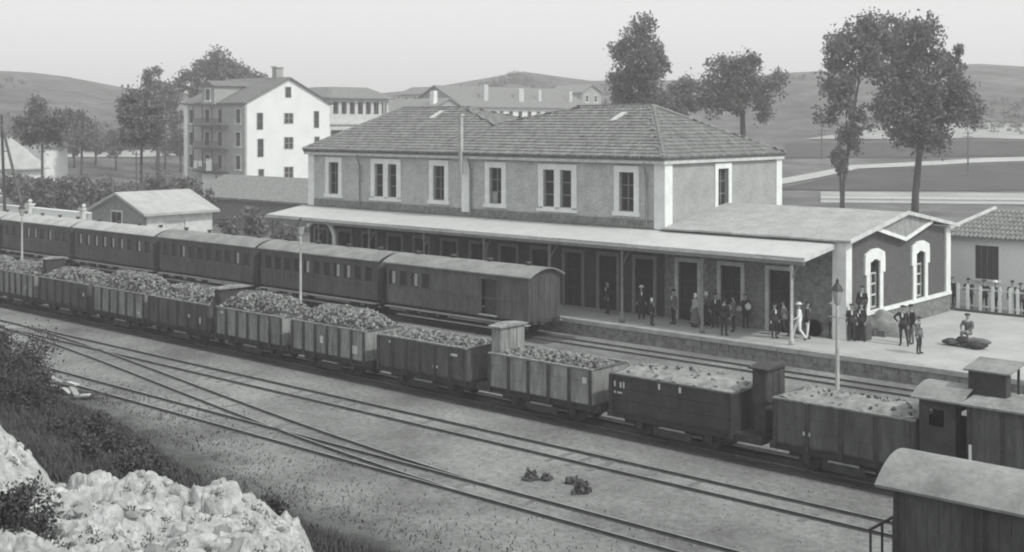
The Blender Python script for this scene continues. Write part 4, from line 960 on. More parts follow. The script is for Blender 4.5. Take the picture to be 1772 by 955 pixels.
# telegraph poles
def tpole(u, vb, vt, label):
    b = hit(u, vb); D = -SA * b.x + CA * b.y; zt_ = CH + (V0 - vt) * D / F
    o = empty('telegraph_pole', b, label, 'telegraph pole', 'telegraph poles')
    MB().tube([(b.x, b.y, b.z - .3), (b.x, b.y, zt_)], [.16, .1], 8).build('pole', 'wood', o)
    for k in range(2): MB().tube([(b.x - .7, b.y - .3, zt_ - .4 - k * .6), (b.x + .7, b.y + .3, zt_ - .4 - k * .6)], .06, 6).build('crossarm', 'wood', o)
tpole(1675, 300, 226, 'telegraph pole in the dark field at far right'); tpole(1422, 276, 222, 'thin telegraph pole left of the clipped tree')
tpole(236, 330, 262, 'thin telegraph pole between the trees at left')

# ------------------------------------------------------------------ trees and shrubs
def leaf_cloud(blobs, n, size, rs, shell=.2, flat=1.0, gaps=.32):
    r = np.random.default_rng(rs); V = []; K = []
    wts = np.array([b[3] ** 2 for b in blobs]); wts = wts / wts.sum()
    idx = r.choice(len(blobs), n, p=wts); B = np.array(blobs)[idx]
    d = r.normal(size=(n, 3)); d /= np.linalg.norm(d, axis=1)[:, None]
    rad = B[:, 3] * (shell + (1 - shell) * r.random(n) ** .7) * (1 + .3 * np.abs(r.normal(size=n)))
    c = B[:, :3] + d * rad[:, None] * np.array([1, 1, flat])
    if gaps:
        keep = np.array([noise.noise((p[0] * .75 + rs, p[1] * .75, p[2] * .75)) + .5 * noise.noise((p[0] * 2.1, p[1] * 2.1, p[2] * 2.1 + rs)) > .12 - gaps * .8 for p in c]); c = c[keep]
    n = len(c)
    a = r.normal(size=(n, 3)); a /= np.linalg.norm(a, axis=1)[:, None]
    b = np.cross(a, r.normal(size=(n, 3))); b /= np.linalg.norm(b, axis=1)[:, None]
    s = size * (.6 + .8 * r.random(n))[:, None]
    V = np.stack([c - a * s, c + b * s * .55, c + a * s, c - b * s * .55], 1).reshape(-1, 3)
    k = r.choice(3, n, p=[.45, .38, .17])
    return V, k
def leaf_obj(name, parent, V, k, mats=('leaf_a', 'leaf_b', 'leaf_c'), kind=None):
    me = bpy.data.meshes.new(name); n = len(k)
    me.from_pydata(V.tolist(), [], np.arange(4 * n).reshape(-1, 4).tolist())
    for m in mats: me.materials.append(M[m])
    me.polygons.foreach_set('material_index', k.astype(np.int32))
    o = link_mesh(name, me, parent)
    if kind: o['kind'] = kind
    return o
TS = [0]
def tree(u, vbase, D, blobs_px, label, n=6000, leaf=.3, name='tree', group='trees around the station', trunk_r=.3, gaps=.3, dy=1.0, cat='tree'):
    """blobs_px: crown clumps as (u, v, radius px); depth offsets random so that the crown is a volume"""
    TS[0] += 1; rs = 100 + TS[0]; rr = random.Random(rs)
    x, y = ray(u, D); z = ground_h(x, y); o = empty(name, (x, y, z), label, cat, group); base = Vector((x, y, z)); mpp = D / F
    bl = []
    for bu, bv, br in blobs_px:
        R_ = br * mpp; k = max(3, int(4 + br / 9))
        for i in range(k):
            Dd = D + rr.uniform(-1, 1) * R_ * .9
            q = at(bu + rr.uniform(-.55, .55) * br, bv + rr.uniform(-.55, .55) * br, Dd) - base
            bl.append((q.x, q.y, q.z, R_ * rr.uniform(.38, .62)))
    V, k = leaf_cloud(bl, int(n * 2.3), leaf * .6, rs, gaps=gaps)
    leaf_obj('crown', o, V, k)
    top = max(b[2] for b in bl); mb = MB()
    ctr = Vector((sum(b[0] for b in bl) / len(bl), sum(b[1] for b in bl) / len(bl), 0))
    lowz = min(b[2] - b[3] for b in bl)
    pts = [Vector((0, 0, -.4)), Vector((.1, .05, max(.6, lowz * .5))), ctr * .4 + Vector((0, 0, max(1.2, lowz + .15 * (top - lowz)))), ctr * .8 + Vector((0, 0, lowz + .55 * (top - lowz))), ctr + Vector((0, 0, lowz + .85 * (top - lowz)))]
    mb.tube(pts, [trunk_r * 1.15, trunk_r, trunk_r * .8, trunk_r * .45, trunk_r * .15], 8)
    mb.build('trunk', 'bark', o, local=True, smooth=True)
    big = sorted(bl, key=lambda b: -b[3])[:9]
    for b in big:
        q = Vector(b[:3]); j = pts[2].lerp(pts[3], rr.random()); MB().tube([j, j.lerp(q, .5) + Vector((0, 0, -.3)), q], [trunk_r * .4, trunk_r * .25, trunk_r * .08], 6).build('limb', 'bark', o, local=True)
    return o
tree(1582, 396, 118, [(1590, 70, 45), (1610, 130, 50), (1570, 180, 50), (1620, 190, 45), (1665, 170, 40), (1550, 130, 40), (1675, 195, 30), (1600, 235, 40), (1560, 225, 35), (1648, 110, 22), (1660, 85, 16), (1530, 190, 24), (1575, 105, 30), (1640, 150, 36), (1690, 185, 18)], 'big loose-crowned tree on the right with bare lower trunk', 13000, .32, trunk_r=.36)
tree(1457, 380, 132, [(1500, 55, 38), (1540, 50, 30), (1465, 90, 40), (1450, 130, 38), (1500, 100, 38), (1455, 170, 32), (1480, 205, 28), (1430, 195, 22), (1470, 240, 26), (1560, 90, 30), (1530, 75, 30), (1525, 120, 22)], 'tall dense tree touching the big loose tree on its left', 11000, .32, trunk_r=.22)
tree(1454, 350, 128, [(1452, 275, 16), (1450, 262, 14), (1458, 290, 12)], 'small clipped round tree below the tall pair', 1800, .2, trunk_r=.14, gaps=.5, name='clipped_tree')
tree(1108, 330, 150, [(1105, 55, 32), (1085, 80, 30), (1125, 85, 32), (1105, 110, 42), (1140, 120, 24), (1075, 140, 28), (1115, 150, 40), (1085, 175, 30), (1130, 180, 34)], 'tall oval tree behind the right half of the station roof', 9500, .34, trunk_r=.4)
tree(1285, 320, 155, [(1285, 110, 30), (1250, 115, 30), (1240, 150, 34), (1290, 145, 40), (1330, 155, 30), (1345, 135, 22), (1320, 185, 26), (1275, 185, 34), (1235, 180, 24), (1300, 105, 20)], 'broad rounded tree between station roof and tall pair', 8500, .34, trunk_r=.4)
tree(1185, 320, 165, [(1180, 160, 26), (1170, 180, 26), (1200, 175, 24), (1195, 150, 18)], 'low dark tree joining oval and rounded trees', 4000, .34)
tree(375, 330, 215, [(385, 112, 30), (360, 115, 28), (410, 118, 26), (330, 140, 28), (390, 140, 34), (435, 130, 20), (300, 165, 26), (320, 150, 26), (345, 125, 24), (445, 145, 20)], 'wide dark tree rising behind the tall white house', 7000, .45, trunk_r=.5)
tree(272, 330, 195, [(262, 132, 20), (270, 150, 22), (290, 165, 24), (300, 185, 22), (305, 210, 20)], 'narrow tree top left of the tall white house', 2600, .4)
tree(243, 330, 140, [(245, 180, 30), (222, 200, 26), (265, 200, 30), (245, 220, 38), (228, 235, 24), (268, 235, 26), (232, 180, 18), (270, 185, 18)], 'round dark tree left of the tall white house', 7500, .32, trunk_r=.17)
tree(72, 330, 150, [(70, 198, 30), (42, 215, 24), (98, 218, 28), (70, 228, 28), (108, 205, 20), (48, 238, 16), (92, 240, 18)], 'round tree over the low house at far left', 6000, .32, trunk_r=.17)
tree(140, 320, 190, [(138, 205, 22), (150, 225, 24), (125, 235, 22), (160, 245, 20)], 'pale hazy tree between the two round trees at left', 3000, .36, trunk_r=.2)
for i, (u, lab) in enumerate(((128, 'leftmost of the low trees in a row below the left hill'), (165, 'second low tree from left in the row below the left hill'), (200, 'middle low tree in the row below the left hill'), (285, 'low tree below the left hill, right of the round dark tree'), (312, 'low tree touching the left side of the tall house'))):
    tree(u, 300, 212 + 6 * (i % 2), [(u, 238 - 4 * (i % 3), 16), (u - 12, 247, 15), (u + 12, 246, 15), (u, 254, 16)], lab, 2600, .36, trunk_r=.18, group='low trees below the left hill', gaps=.5)
def shrub(pos, blobs, label, n, leaf, name='shrub', group='shrubs', mats=('leaf_a', 'leaf_b', 'leaf_c'), cat='shrub'):
    TS[0] += 1; o = empty(name, pos, label, cat, group); V, k = leaf_cloud(blobs, n, leaf, 300 + TS[0], shell=.3, gaps=.5); leaf_obj('foliage', o, V, k, mats)
    mb = MB()
    for i in range(4):
        b = blobs[i % len(blobs)]; mb.tube([(0, 0, -.2), (b[0] * .6, b[1] * .6, b[2] * .7)], [.05, .02], 5)
    mb.build('stems', 'bark', o, local=True); return o
hedge = [(30, 318, 24), (70, 322, 22), (110, 318, 26), (150, 312, 26), (195, 318, 24), (235, 322, 20), (275, 318, 24), (312, 315, 22)]
hl_lab = ['leftmost', 'second', 'third', 'fourth', 'fifth', 'sixth', 'seventh', 'eighth']
for i, (u, v, r) in enumerate(hedge):
    D = 128 + (i % 3) * 5; x, y = ray(u, D); z = ground_h(x, y); m_ = D / F
    bl = [(rng.uniform(-1, 1) * r * m_ * .9, rng.uniform(-1, 1) * r * m_ * .5, (CH - (v - V0) * m_ - z) * rng.uniform(.35, 1.0), r * m_ * rng.uniform(.5, .8)) for _ in range(7)]
    shrub((x, y, z), bl, f'{hl_lab[i]} bush from the left in the row behind the garden wall', 2200, .26, 'bush', 'bushes behind the garden wall', cat='bush')
for i, (u, v, D, r, lab) in enumerate(((395, 385, 100, 17, 'leafy bush right of the tin shed'), (440, 372, 104, 22, 'bush in front of the long low shed'), (490, 374, 100, 20, 'bush beside the far end of the canopy'), (350, 330, 120, 14, 'small bush at foot of the tall house'))):
    x, y = ray(u, D); z = ground_h(x, y); m_ = D / F
    bl = [(rng.uniform(-1, 1) * r * m_, rng.uniform(-1, 1) * r * m_ * .6, (CH - (v - V0) * m_ - z) * rng.uniform(.3, 1.0), r * m_ * rng.uniform(.45, .75)) for _ in range(7)]
    shrub((x, y, z), bl, lab, 1900, .2, 'bush', 'bushes by the far end of the platform', cat='bush')
# hillside scrub that reads as one mass
r = np.random.default_rng(5); bl = []
while len(bl) < 1500:
    u, D = r.uniform(-200, 2000), r.uniform(230, 390); x, y = ray(u, D)
    if noise.noise((x * .012, y * .012, 2)) < .02: continue
    s = r.uniform(.3, .9); bl.append((x, y, ground_h(x, y) + s * .5, s))
V, k = leaf_cloud(bl, 40000, .3, 77, shell=.3, gaps=0)
tag(leaf_obj('hillside_scrub', None, V, k, kind='stuff'), 'scrub and hedges dotted over the far hillsides', 'scrub')

# ------------------------------------------------------------------ limestone outcrop and bank in the left foreground
RX = [(-29, 12.6), (-15, 12.9)]
ro = empty('rock_outcrop', (-20, 12.0, 3), 'pale limestone outcrop of broken rock in the lower left corner', 'rock outcrop')
def rock_v(u): return float(np.interp(u, [-60, 0, 40, 75, 95, 130, 200, 300, 390, 430, 470, 510, 535, 560, 590, 640], [716, 732, 775, 815, 838, 834, 826, 832, 846, 842, 866, 884, 909, 949, 990, 1065]))
def rock_top(u, k):
    D = 23.0 - 6.5 * k
    return D
nu_, nk = 230, 130; mb = MB()
def cellf(x, y, k):                                     # broken blocks: distance field of jittered cells
    d, pts = noise.voronoi((x * k, y * k, 1.7)); return d[1] - d[0], noise.cell((pts[0].x * 7.1, pts[0].y * 7.1, 2))
for j in range(nk + 1):
    for i in range(nu_ + 1):
        u = lerp(-60, 640, i / nu_); zr = CH - (rock_v(u) - V0) * 23.0 / F
        if j <= 14:                                      # back face falling to the bank
            q = (14 - j) / 14; D = 23.0 + 2.8 * q; x, y = ray(u, D); z = zr - 4.6 * q * q
        else:
            kk = (j - 14) / (nk - 14); D = 23.0 - 9.5 * kk; x, y = ray(u, D); z = CH - (lerp(rock_v(u), max(1020, rock_v(u)), kk ** .85) - V0) * D / F
        c1, h1 = cellf(x, y, 1.1); c2, h2 = cellf(x + 9, y, 2.9)
        z += .2 * (noise.noise((x * .7, y * .7, 0))) + .26 * (h1 - .5) * min(1, c1 * 5) + .08 * (h2 - .5) * min(1, c2 * 4) - .16 * max(0, 1 - c1 * 7) - .07 * max(0, 1 - c2 * 6) + .06 * noise.noise((x * 4, y * 4, 9)) + .02 * noise.noise((x * 9, y * 9, 9))
        edge = sstep(590, 500, u)
        mb.v.append((x, y, max(z, ground_h(x, y) + .04) if j > 14 and u < 520 else z - .6 * (1 - edge)))
for j in range(nk):
    for i in range(nu_):
        a = j * (nu_ + 1) + i; mb.f.append((a, a + 1, a + nu_ + 2, a + nu_ + 1)); mb.m.append(0)
GV = np.array(mb.v)
mb.build('bedrock', 'rock', ro)
RM = []
def rock_mesh(k):
    rnd = random.Random(40 + k); b = MB(); lump(b, (0, 0, 0), 1.0, rnd, 0)
    V = [Vector(v) for v in b.v]; F2 = []; mid = {}
    def md(i, j):
        key = (min(i, j), max(i, j))
        if key not in mid:
            p = (V[i] + V[j]) / 2; p *= 1.04 + .16 * noise.noise(p * 3 + Vector((k, 0, 0))); mid[key] = len(V); V.append(p)
        return mid[key]
    for f in b.f:
        a, c, d = f; e1, e2, e3 = md(a, c), md(c, d), md(d, a); F2 += [(a, e1, e3), (e1, c, e2), (e3, e2, d), (e1, e2, e3)]
    b.v = [tuple(v) for v in V]; b.f = F2; b.m = [0] * len(F2)
    return b.mesh('rock', 'rock' if k < 4 else 'rock_b')
RM = [rock_mesh(k) for k in range(7)]
for k in range(290):
    i = rng.randrange(12 * (nu_ + 1), len(GV) - 1); p = GV[i]; s = rng.choice((.05, .06, .08, .1, .12, .16, .22))
    link_mesh('rock', RM[rng.randrange(7)], ro, (p[0] + 20, p[1] - 12, p[2] - 3 + s * .1), (rng.random() * 6, rng.random() * 6, rng.random() * 6), (s * rng.uniform(.7, 1.5), s, s * rng.uniform(.5, .9)))
cl = []
for k in range(260):
    p = GV[rng.randrange(20 * (nu_ + 1), len(GV) - 1)] - np.array([-20, 12, 3]); cl.append((p[0], p[1], p[2] + .02, rng.uniform(.04, .13)))
V, k = leaf_cloud(cl, 9500, .022, 81, gaps=0); leaf_obj('weeds', ro, V, k, ('scrub_a', 'scrub_a', 'scrub_b'), 'stuff')
# dark shrubs on the bank
bank = [(-43.5, 21.0, 3.3, 1.2, 'tall dark bank shrub at the left edge'), (-40.5, 20.2, 2.4, 1.0, 'dark shrub behind the uppermost pale rocks at left'), (-35.5, 20.4, 1.4, .7, 'dark shrub on the bank below the plank pile'), (-48.5, 22.9, 2.4, 1.1, 'dark shrub beside the end of the tracks at left'), (-31.5, 19.4, 1.5, .7, 'low dark shrub behind the middle of the outcrop'), (-24.5, 16.6, 2.4, .6, 'low shrub right behind the outcrop crest')]
for x, y, zt_, r_, lab in bank:
    z = ground_h(x, y); bl = [(rng.uniform(-1.5, 1.5), rng.uniform(-1.0, 1.0), max(.3, (zt_ - z) * rng.uniform(.2, .95)), r_ * rng.uniform(.4, .7)) for _ in range(9)]
    shrub((x, y, z), bl, lab, 9000, .055, 'bank_shrub', 'dark shrubs on the bank', ('scrub_a', 'scrub_a', 'scrub_b'))
x, y = ray(40, 17.6); z0_ = CH - (905 - V0) * 17.6 / F
shrub((x, y, z0_ - .3), [(rng.uniform(-.35, .35), rng.uniform(-.3, .3), rng.uniform(0, .75), .28) for _ in range(9)], 'dark shrub growing in a gap of the outcrop, lower left', 5200, .035, 'bank_shrub', 'dark shrubs on the bank', ('scrub_a', 'scrub_a', 'scrub_b'))
# rough grass of the bank
r = np.random.default_rng(9); pts = []
while len(pts) < 75000:
    x, y = r.uniform(-62, -10), r.uniform(12, 29)
    if y > toe(x) + abs(r.normal()) ** 1.5 * 1.7 - .3: continue
    if y > 14.0 or r.random() < .1: pts.append((x, y, ground_h(x, y), toe(x) - y))
P = np.array(pts)[:, :3]; n = len(P); a = r.random(n) * 6.28; h = (.06 + .22 * r.random(n) ** 2) * np.where(np.array(pts)[:, 3] < 0, .4, 1)
dx = np.stack([np.cos(a), np.sin(a), 0 * a], 1) * .022; tip = P + np.stack([np.cos(a + 1.2) * h * .5, np.sin(a + 1.2) * h * .5, h], 1)
V = np.stack([P - dx, P + dx, tip + dx * .3, tip - dx * .3], 1).reshape(-1, 3)
tag(leaf_obj('bank_grass', None, V, r.choice(2, n), ('grass', 'scrub_a'), 'stuff'), 'rough dry grass covering the bank below the outcrop', 'grass')
# plank pile at the toe
pp = empty('plank_pile', hit(130, 690, 30, 80), 'small heap of pale and dark planks at foot of bank', 'plank pile')
for k in range(11):
    L = rng.uniform(1.0, 2.4); MB().box(-L / 2, L / 2, -.11, .11, 0, .06).build('plank', rng.choice(('palewood', 'wood', 'wood', 'step')), pp, local=True).location = (rng.uniform(-1.3, 1.3), rng.uniform(-.6, .6), .05 + k * .045)
for i, c in enumerate([c for c in pp.children]): c.rotation_euler = (rng.uniform(-.15, .15), rng.uniform(-.15, .15), rng.uniform(-.6, .9))
# dark clods between the tracks
for i, (u, v, s, lab) in enumerate(((918, 829, .2, 'leftmost dark clod between the near tracks'), (945, 830, .14, 'small upright clod beside the leftmost one'), (990, 836, .16, 'second clod from the right between the near tracks'), (1008, 852, .28, 'largest dark clod, right of the others'))):
    p = on_z(u, v, 0); o = empty('cinder_clod', p, lab, 'clod', 'dark clods between the near tracks'); mb = MB(); rnd = random.Random(i)
    for k in range(26): lump(mb, (rnd.gauss(0, s * .5), rnd.gauss(0, s * .5), abs(rnd.gauss(0, s * .35))), rnd.uniform(.05, .11), rnd, 0)
    mb.build('lumps', 'coal_c', o, local=True)
    V, k = leaf_cloud([(0, 0, s * .4, s * .8)], 160, .09, 600 + i, gaps=0); leaf_obj('weed', o, V, k, ('leaf_a', 'leaf_a', 'leaf_b'))

# ------------------------------------------------------------------ people
def body_mesh(key, J, skirt=None):
    """J: joints; a single voxel-fused skin, then faces coloured by the nearest bone; fingers are rooted in the palms"""
    mb = MB(); segs = []
    def limb(pts, rad, slot, n=10):
        mb.tube(pts, rad, n)
        for a, b in zip(pts, pts[1:]): segs.append((Vector(a), Vector(b), slot))
    V_ = lambda k: Vector(J[k])
    pel, ch, nk, hd_ = V_('pelvis'), V_('chest'), V_('neck'), V_('head')
    up = (nk - pel).normalized(); sd = (V_('shR') - V_('shL')).normalized(); fw = up.cross(sd).normalized() * -1
    def oval(c, a, b, n=12, ax=None): return [c + sd * a * math.cos(2 * math.pi * k / n) + (ax or fw) * b * math.sin(2 * math.pi * k / n) for k in range(n)]
    mb.tube_rings([oval(pel - up * .1, .1, .09), oval(pel - up * .04, .165, .115), oval(pel + up * .1, .155, .105), oval(pel.lerp(ch, .6), .15, .1), oval(ch, .185, .118), oval(ch.lerp(nk, .6), .17, .1), oval(nk - up * .02, .07, .065)])
    segs.append((pel + up * .05, nk - up * .04, 1)); segs.append((pel - up * .08, pel, 2))
    hu = (hd_ - nk).normalized()
    limb([nk - hu * .05, nk + hu * .07], [.056, .05], 0)
    mb.tube_rings([oval(nk + hu * z, a, b) for z, a, b in ((.05, .035, .04), (.08, .06, .07), (.13, .073, .088), (.19, .077, .097), (.24, .07, .088), (.275, .045, .055), (.287, .012, .015))])
    segs.append((nk + hu * .06, nk + hu * .17, 0)); segs.append((nk + hu * .235 - fw * .03, nk + hu * .28, 4)); segs.append((nk + hu * .16 - fw * .075, nk + hu * .24 - fw * .07, 4))
    nose = nk + hu * .15 + fw * .09; mb.tube([nose - hu * .02 + fw * .012, nose + hu * .03 - fw * .005], [.016, .01], 6)
    for s in (-1, 1): mb.tube([nk + hu * .14 + sd * s * .072, nk + hu * .175 + sd * s * .08], [.015, .018], 6)
    for S in 'LR':
        limb([V_('sh' + S), V_('el' + S)], [.062, .048], 1); limb([V_('el' + S), V_('wr' + S)], [.046, .034], 1)
        h = V_('ha' + S); limb([V_('wr' + S), h], [.03, .04], 0)
        limb([V_('hip' + S), V_('kn' + S)], [.1, .064], 2); limb([V_('kn' + S), V_('an' + S)], [.064, .044], 2)
        mb.tube([V_('sh' + S).lerp(ch, .35), V_('sh' + S)], [.07, .064], 8)
        limb([V_('an' + S) - Vector((0, 0, .02)), V_('toe' + S)], [.048, .038], 3)
    if skirt:
        z1 = J['pelvis'][2] + .1; c = Vector((J['pelvis'][0], J['pelvis'][1], 0))
        mb.tube_rings([[c + Vector((a * math.cos(t), b * math.sin(t), z)) for t in np.linspace(0, 2 * math.pi, 17)[:-1]] for z, a, b in ((skirt, .3, .28), (skirt + .3, .25, .23), (z1 - .1, .18, .14), (z1, .15, .11))])
        segs.append((Vector((c.x, c.y, skirt)), Vector((c.x, c.y, z1)), 2)); segs.append((c + Vector((.15, 0, skirt)), c + Vector((.13, 0, z1)), 2)); segs.append((c + Vector((-.15, 0, skirt)), c + Vector((-.13, 0, z1)), 2))
    me0 = mb.mesh('tmp', 'skin'); t = bpy.data.objects.new('tmp', me0); col.objects.link(t)
    md = t.modifiers.new('r', 'REMESH'); md.mode = 'VOXEL'; md.voxel_size = .022; md.use_smooth_shade = True
    sm = t.modifiers.new('s', 'SMOOTH'); sm.factor = .5; sm.iterations = 2
    dg = bpy.context.evaluated_depsgraph_get(); me = bpy.data.meshes.new_from_object(t.evaluated_get(dg)); bpy.data.objects.remove(t); me.name = 'figure_' + key
    vs_ = [list(v.co) for v in me.vertices]; fs_ = [list(p.vertices) for p in me.polygons]; mi = []
    for p in me.polygons:
        best = 9; bk = 1
        for a, b, s in segs:
            ab = b - a; tt = max(0, min(1, (p.center - a).dot(ab) / max(1e-6, ab.length_squared))); d = (p.center - a - ab * tt).length
            if d < best: best = d; bk = s
        mi.append(bk)
    fb = MB()
    for S in 'LR':
        w_, h = V_('wr' + S), V_('ha' + S); d = (h - w_).normalized(); side = d.cross(Vector((0, 0, 1)) if abs(d.z) < .8 else fw).normalized(); pal = side.cross(d).normalized()
        for k, L in enumerate((.07, .078, .074, .058)):
            b0 = h + side * (k - 1.5) * .019; fb.tube([b0 - d * .01, b0 + d * L * .5 + pal * .006, b0 + d * L * .85 + pal * .03], [.0095, .0085, .007], 5)
        b0 = w_.lerp(h, .5) + side * .035; fb.tube([b0, b0 + side * .025 + d * .03, b0 + side * .03 + d * .06 + pal * .012], [.011, .0095, .008], 5)
    o_ = len(vs_); vs_ += [list(v) for v in fb.v]; fs_ += [[o_ + i for i in f] for f in fb.f]; mi += [0] * len(fb.f)
    out_ = bpy.data.meshes.new('figure_' + key); out_.from_pydata(vs_, [], fs_); out_.polygons.foreach_set('material_index', mi); out_.polygons.foreach_set('use_smooth', [True] * len(fs_))
    return out_
def stand(**k):
    J = dict(pelvis=(0, 0, .95), chest=(0, .0, 1.27), neck=(0, -.01, 1.46), head=(0, -.02, 1.66),
             shL=(-.18, 0, 1.4), shR=(.18, 0, 1.4), elL=(-.235, .02, 1.12), elR=(.235, .02, 1.12), wrL=(-.24, -.06, .88), wrR=(.24, -.06, .88), haL=(-.24, -.08, .8), haR=(.24, -.08, .8),
             hipL=(-.09, 0, .9), hipR=(.09, 0, .9), knL=(-.1, -.02, .5), knR=(.1, -.02, .5), anL=(-.11, .02, .08), anR=(.11, .02, .08), toeL=(-.13, -.15, .04), toeR=(.13, -.15, .04))
    J.update(k); return J
FIG = {
 'stand': body_mesh('stand', stand()),
 'walk': body_mesh('walk', stand(hipL=(-.09, -.02, .9), knL=(-.09, -.2, .52), anL=(-.09, -.28, .09), toeL=(-.09, -.45, .07), knR=(.09, .03, .5), anR=(.09, .32, .13), toeR=(.09, .2, .04), elL=(-.24, .1, 1.13), wrL=(-.24, .1, .9), haL=(-.24, .08, .82), elR=(.24, -.05, 1.13), wrR=(.22, -.24, .97), haR=(.21, -.31, .93))),
 'akimbo': body_mesh('akimbo', stand(elL=(-.42, .08, 1.18), wrL=(-.21, -.06, 1.02), haL=(-.15, -.09, 1.0), anR=(.2, .02, .08), toeR=(.24, -.14, .04), knR=(.15, -.02, .5))),
 'lean': body_mesh('lean', stand(chest=(0, -.08, 1.25), neck=(0, -.17, 1.42), head=(0, -.24, 1.6), shL=(-.18, -.12, 1.37), shR=(.18, -.12, 1.37), elL=(-.3, -.26, 1.12), elR=(.3, -.26, 1.12), wrL=(-.1, -.4, 1.14), wrR=(.1, -.42, 1.15), haL=(-.02, -.42, 1.15), haR=(.02, -.44, 1.17))),
 'carry': body_mesh('carry', stand(elL=(-.25, -.04, 1.12), elR=(.25, -.04, 1.12), wrL=(-.16, -.28, 1.08), wrR=(.16, -.28, 1.08), haL=(-.1, -.34, 1.09), haR=(.1, -.34, 1.09))),
 'sit': body_mesh('sit', stand(pelvis=(0, 0, .5), chest=(0, -.04, .82), neck=(0, -.08, 1.01), head=(0, -.1, 1.2), shL=(-.18, -.05, .95), shR=(.18, -.05, .95), elL=(-.26, -.14, .72), elR=(.26, -.14, .72), wrL=(-.14, -.36, .6), wrR=(.14, -.36, .6), haL=(-.09, -.42, .58), haR=(.09, -.42, .58), hipL=(-.09, 0, .46), hipR=(.09, 0, .46), knL=(-.12, -.42, .52), knR=(.12, -.42, .5), anL=(-.12, -.4, .09), anR=(.13, -.42, .09), toeL=(-.13, -.56, .04), toeR=(.15, -.58, .04))),
 'dress': body_mesh('dress', stand(wrR=(.12, -.22, 1.05), haR=(.06, -.26, 1.06)), skirt=.14),
}
def person(u, v, z, face, fig, top, bottom, hat, label, scale=1.0, group='people on the platform', pos=None):
    p = pos or on_z(u, v, z)
    me = FIG[fig].copy()
    for m in ('skin', top, bottom, 'shoe', 'hair'): me.materials.append(M[m])
    o = link_mesh('person', me, None, p, (0, 0, face), (scale,) * 3); tag(o, label, 'person', group)
    hc = {'sit': (0, -.1, .99), 'lean': (0, -.225, 1.41)}.get(fig, (0, -.015, 1.45))
    if hat:
        mb = MB(); b = (hc[0], hc[1] + .0, hc[2] + .215)
        if hat == 'beret': mb.lathe(b, [(.085, 0), (.135, .02), (.13, .05), (.05, .075), (.012, .085)], 12)
        elif hat == 'straw': mb.lathe(b, [(.17, 0), (.172, .012), (.095, .018), (.09, .09), (.02, .1)], 14)
        elif hat == 'scarf': mb.lathe((b[0], b[1] + .015, b[2] - .1), [(.088, -.02), (.1, .06), (.097, .13), (.06, .19), (.01, .205)], 12)
        else: mb.lathe(b, [(.098, 0), (.1, .05), (.085, .09), (.02, .1)], 12); mb.box(b[0] - .07, b[0] + .07, b[1] - .16, b[1] - .06, b[2] + .005, b[2] + .018)
        mb.build('hat', {'straw': 'cloth_white', 'scarf': 'cloth_white'}.get(hat, 'cloth_dark'), o, local=True, smooth=False)
    if fig in ('stand', 'akimbo', 'walk', 'lean', 'carry') and top in ('cloth_dark', 'cloth_mid'):
        mb = MB(); mb.tube_rings([[(a * math.cos(t), b * math.sin(t), z_) for t in np.linspace(0, 2 * math.pi, 15)[:-1]] for z_, a, b in ((.8, .215, .165), (.95, .195, .145), (1.08, .172, .125))]); mb.build('jacket_skirt', top, o, local=True, smooth=True)
        bx(-.035, .035, -.142, -.128, 1.24, 1.42).build('shirt_front', 'cloth_white', o, local=True) if fig in ('stand', 'akimbo') else None
    return o
F_ = lambda deg: R(deg)
person(1383, 589, PZ, F_(-60), 'walk', 'cloth_white', 'cloth_white', 'straw', 'man dressed all in white walking on the platform', 1.04)
person(1397, 586, PZ, F_(120), 'stand', 'cloth_dark', 'cloth_white', 'cap', 'man in dark jacket and white trousers behind the man in white', 1.02)
person(1440, 585, PZ, F_(20), 'carry', 'cloth_mid', 'cloth_dark', 'straw', 'person with pale hat by the lamp post beside the handcart', 1.0)
person(1474, 590, PZ, F_(30), 'stand', 'cloth_dark', 'cloth_dark', 'beret', 'left of two dark-suited men in front of the tarpaulin heap', 1.02)
person(1491, 590, PZ, F_(-10), 'akimbo', 'cloth_dark', 'cloth_dark', 'beret', 'right of two dark-suited men in front of the tarpaulin heap', 1.05)
person(1563, 598, PZ, F_(10), 'akimbo', 'cloth_dark', 'cloth_dark', 'beret', 'man with hand on hip in the group of three on open platform', 1.08)
person(1577, 595, PZ, F_(-30), 'stand', 'cloth_dark', 'cloth_mid', 'cap', 'man standing between the other two of the group of three', 1.06)
person(1590, 612, PZ, F_(80), 'stand', 'cloth_mid', 'cloth_dark', 'beret', 'shorter figure nearest the platform edge in the group of three', .96)
person(1672, 604, PZ, F_(0), 'sit', 'cloth_mid', 'cloth_mid', 'beret', 'figure sitting on dark sacks at the right of the platform', 1.12, pos=on_z(1672, 600, PZ) + Vector((0, .25, .1)))
person(1110, 552, PZ, F_(40), 'stand', 'cloth_dark', 'cloth_dark', 'straw', 'person with pale hat in the canopy shade, leftmost of the waiting people', 1.02)
person(1128, 563, PZ, F_(100), 'stand', 'cloth_dark', 'cloth_dark', 'scarf', 'short person in white headscarf near the platform edge', .8)
person(1203, 566, PZ, F_(-20), 'dress', 'cloth_pale', 'cloth_mid', 'scarf', 'woman in pale dress in the shade of the canopy', .98)
person(1222, 562, PZ, F_(150), 'dress', 'cloth_mid', 'cloth_dark', 'scarf', 'woman in darker dress beside the woman in pale dress', .98)
person(1253, 581, PZ, F_(190), 'stand', 'cloth_dark', 'cloth_dark', 'cap', 'dark-clothed man with his back turned by the platform edge', 1.06)
person(1290, 568, PZ, F_(60), 'carry', 'cloth_dark', 'cloth_dark', 'beret', 'man holding a white bundle under the canopy', 1.0)
person(1325, 560, PZ, F_(-40), 'stand', 'cloth_mid', 'cloth_dark', 'cap', 'grey-jacketed man deep in the canopy shade near its right end', 1.0)
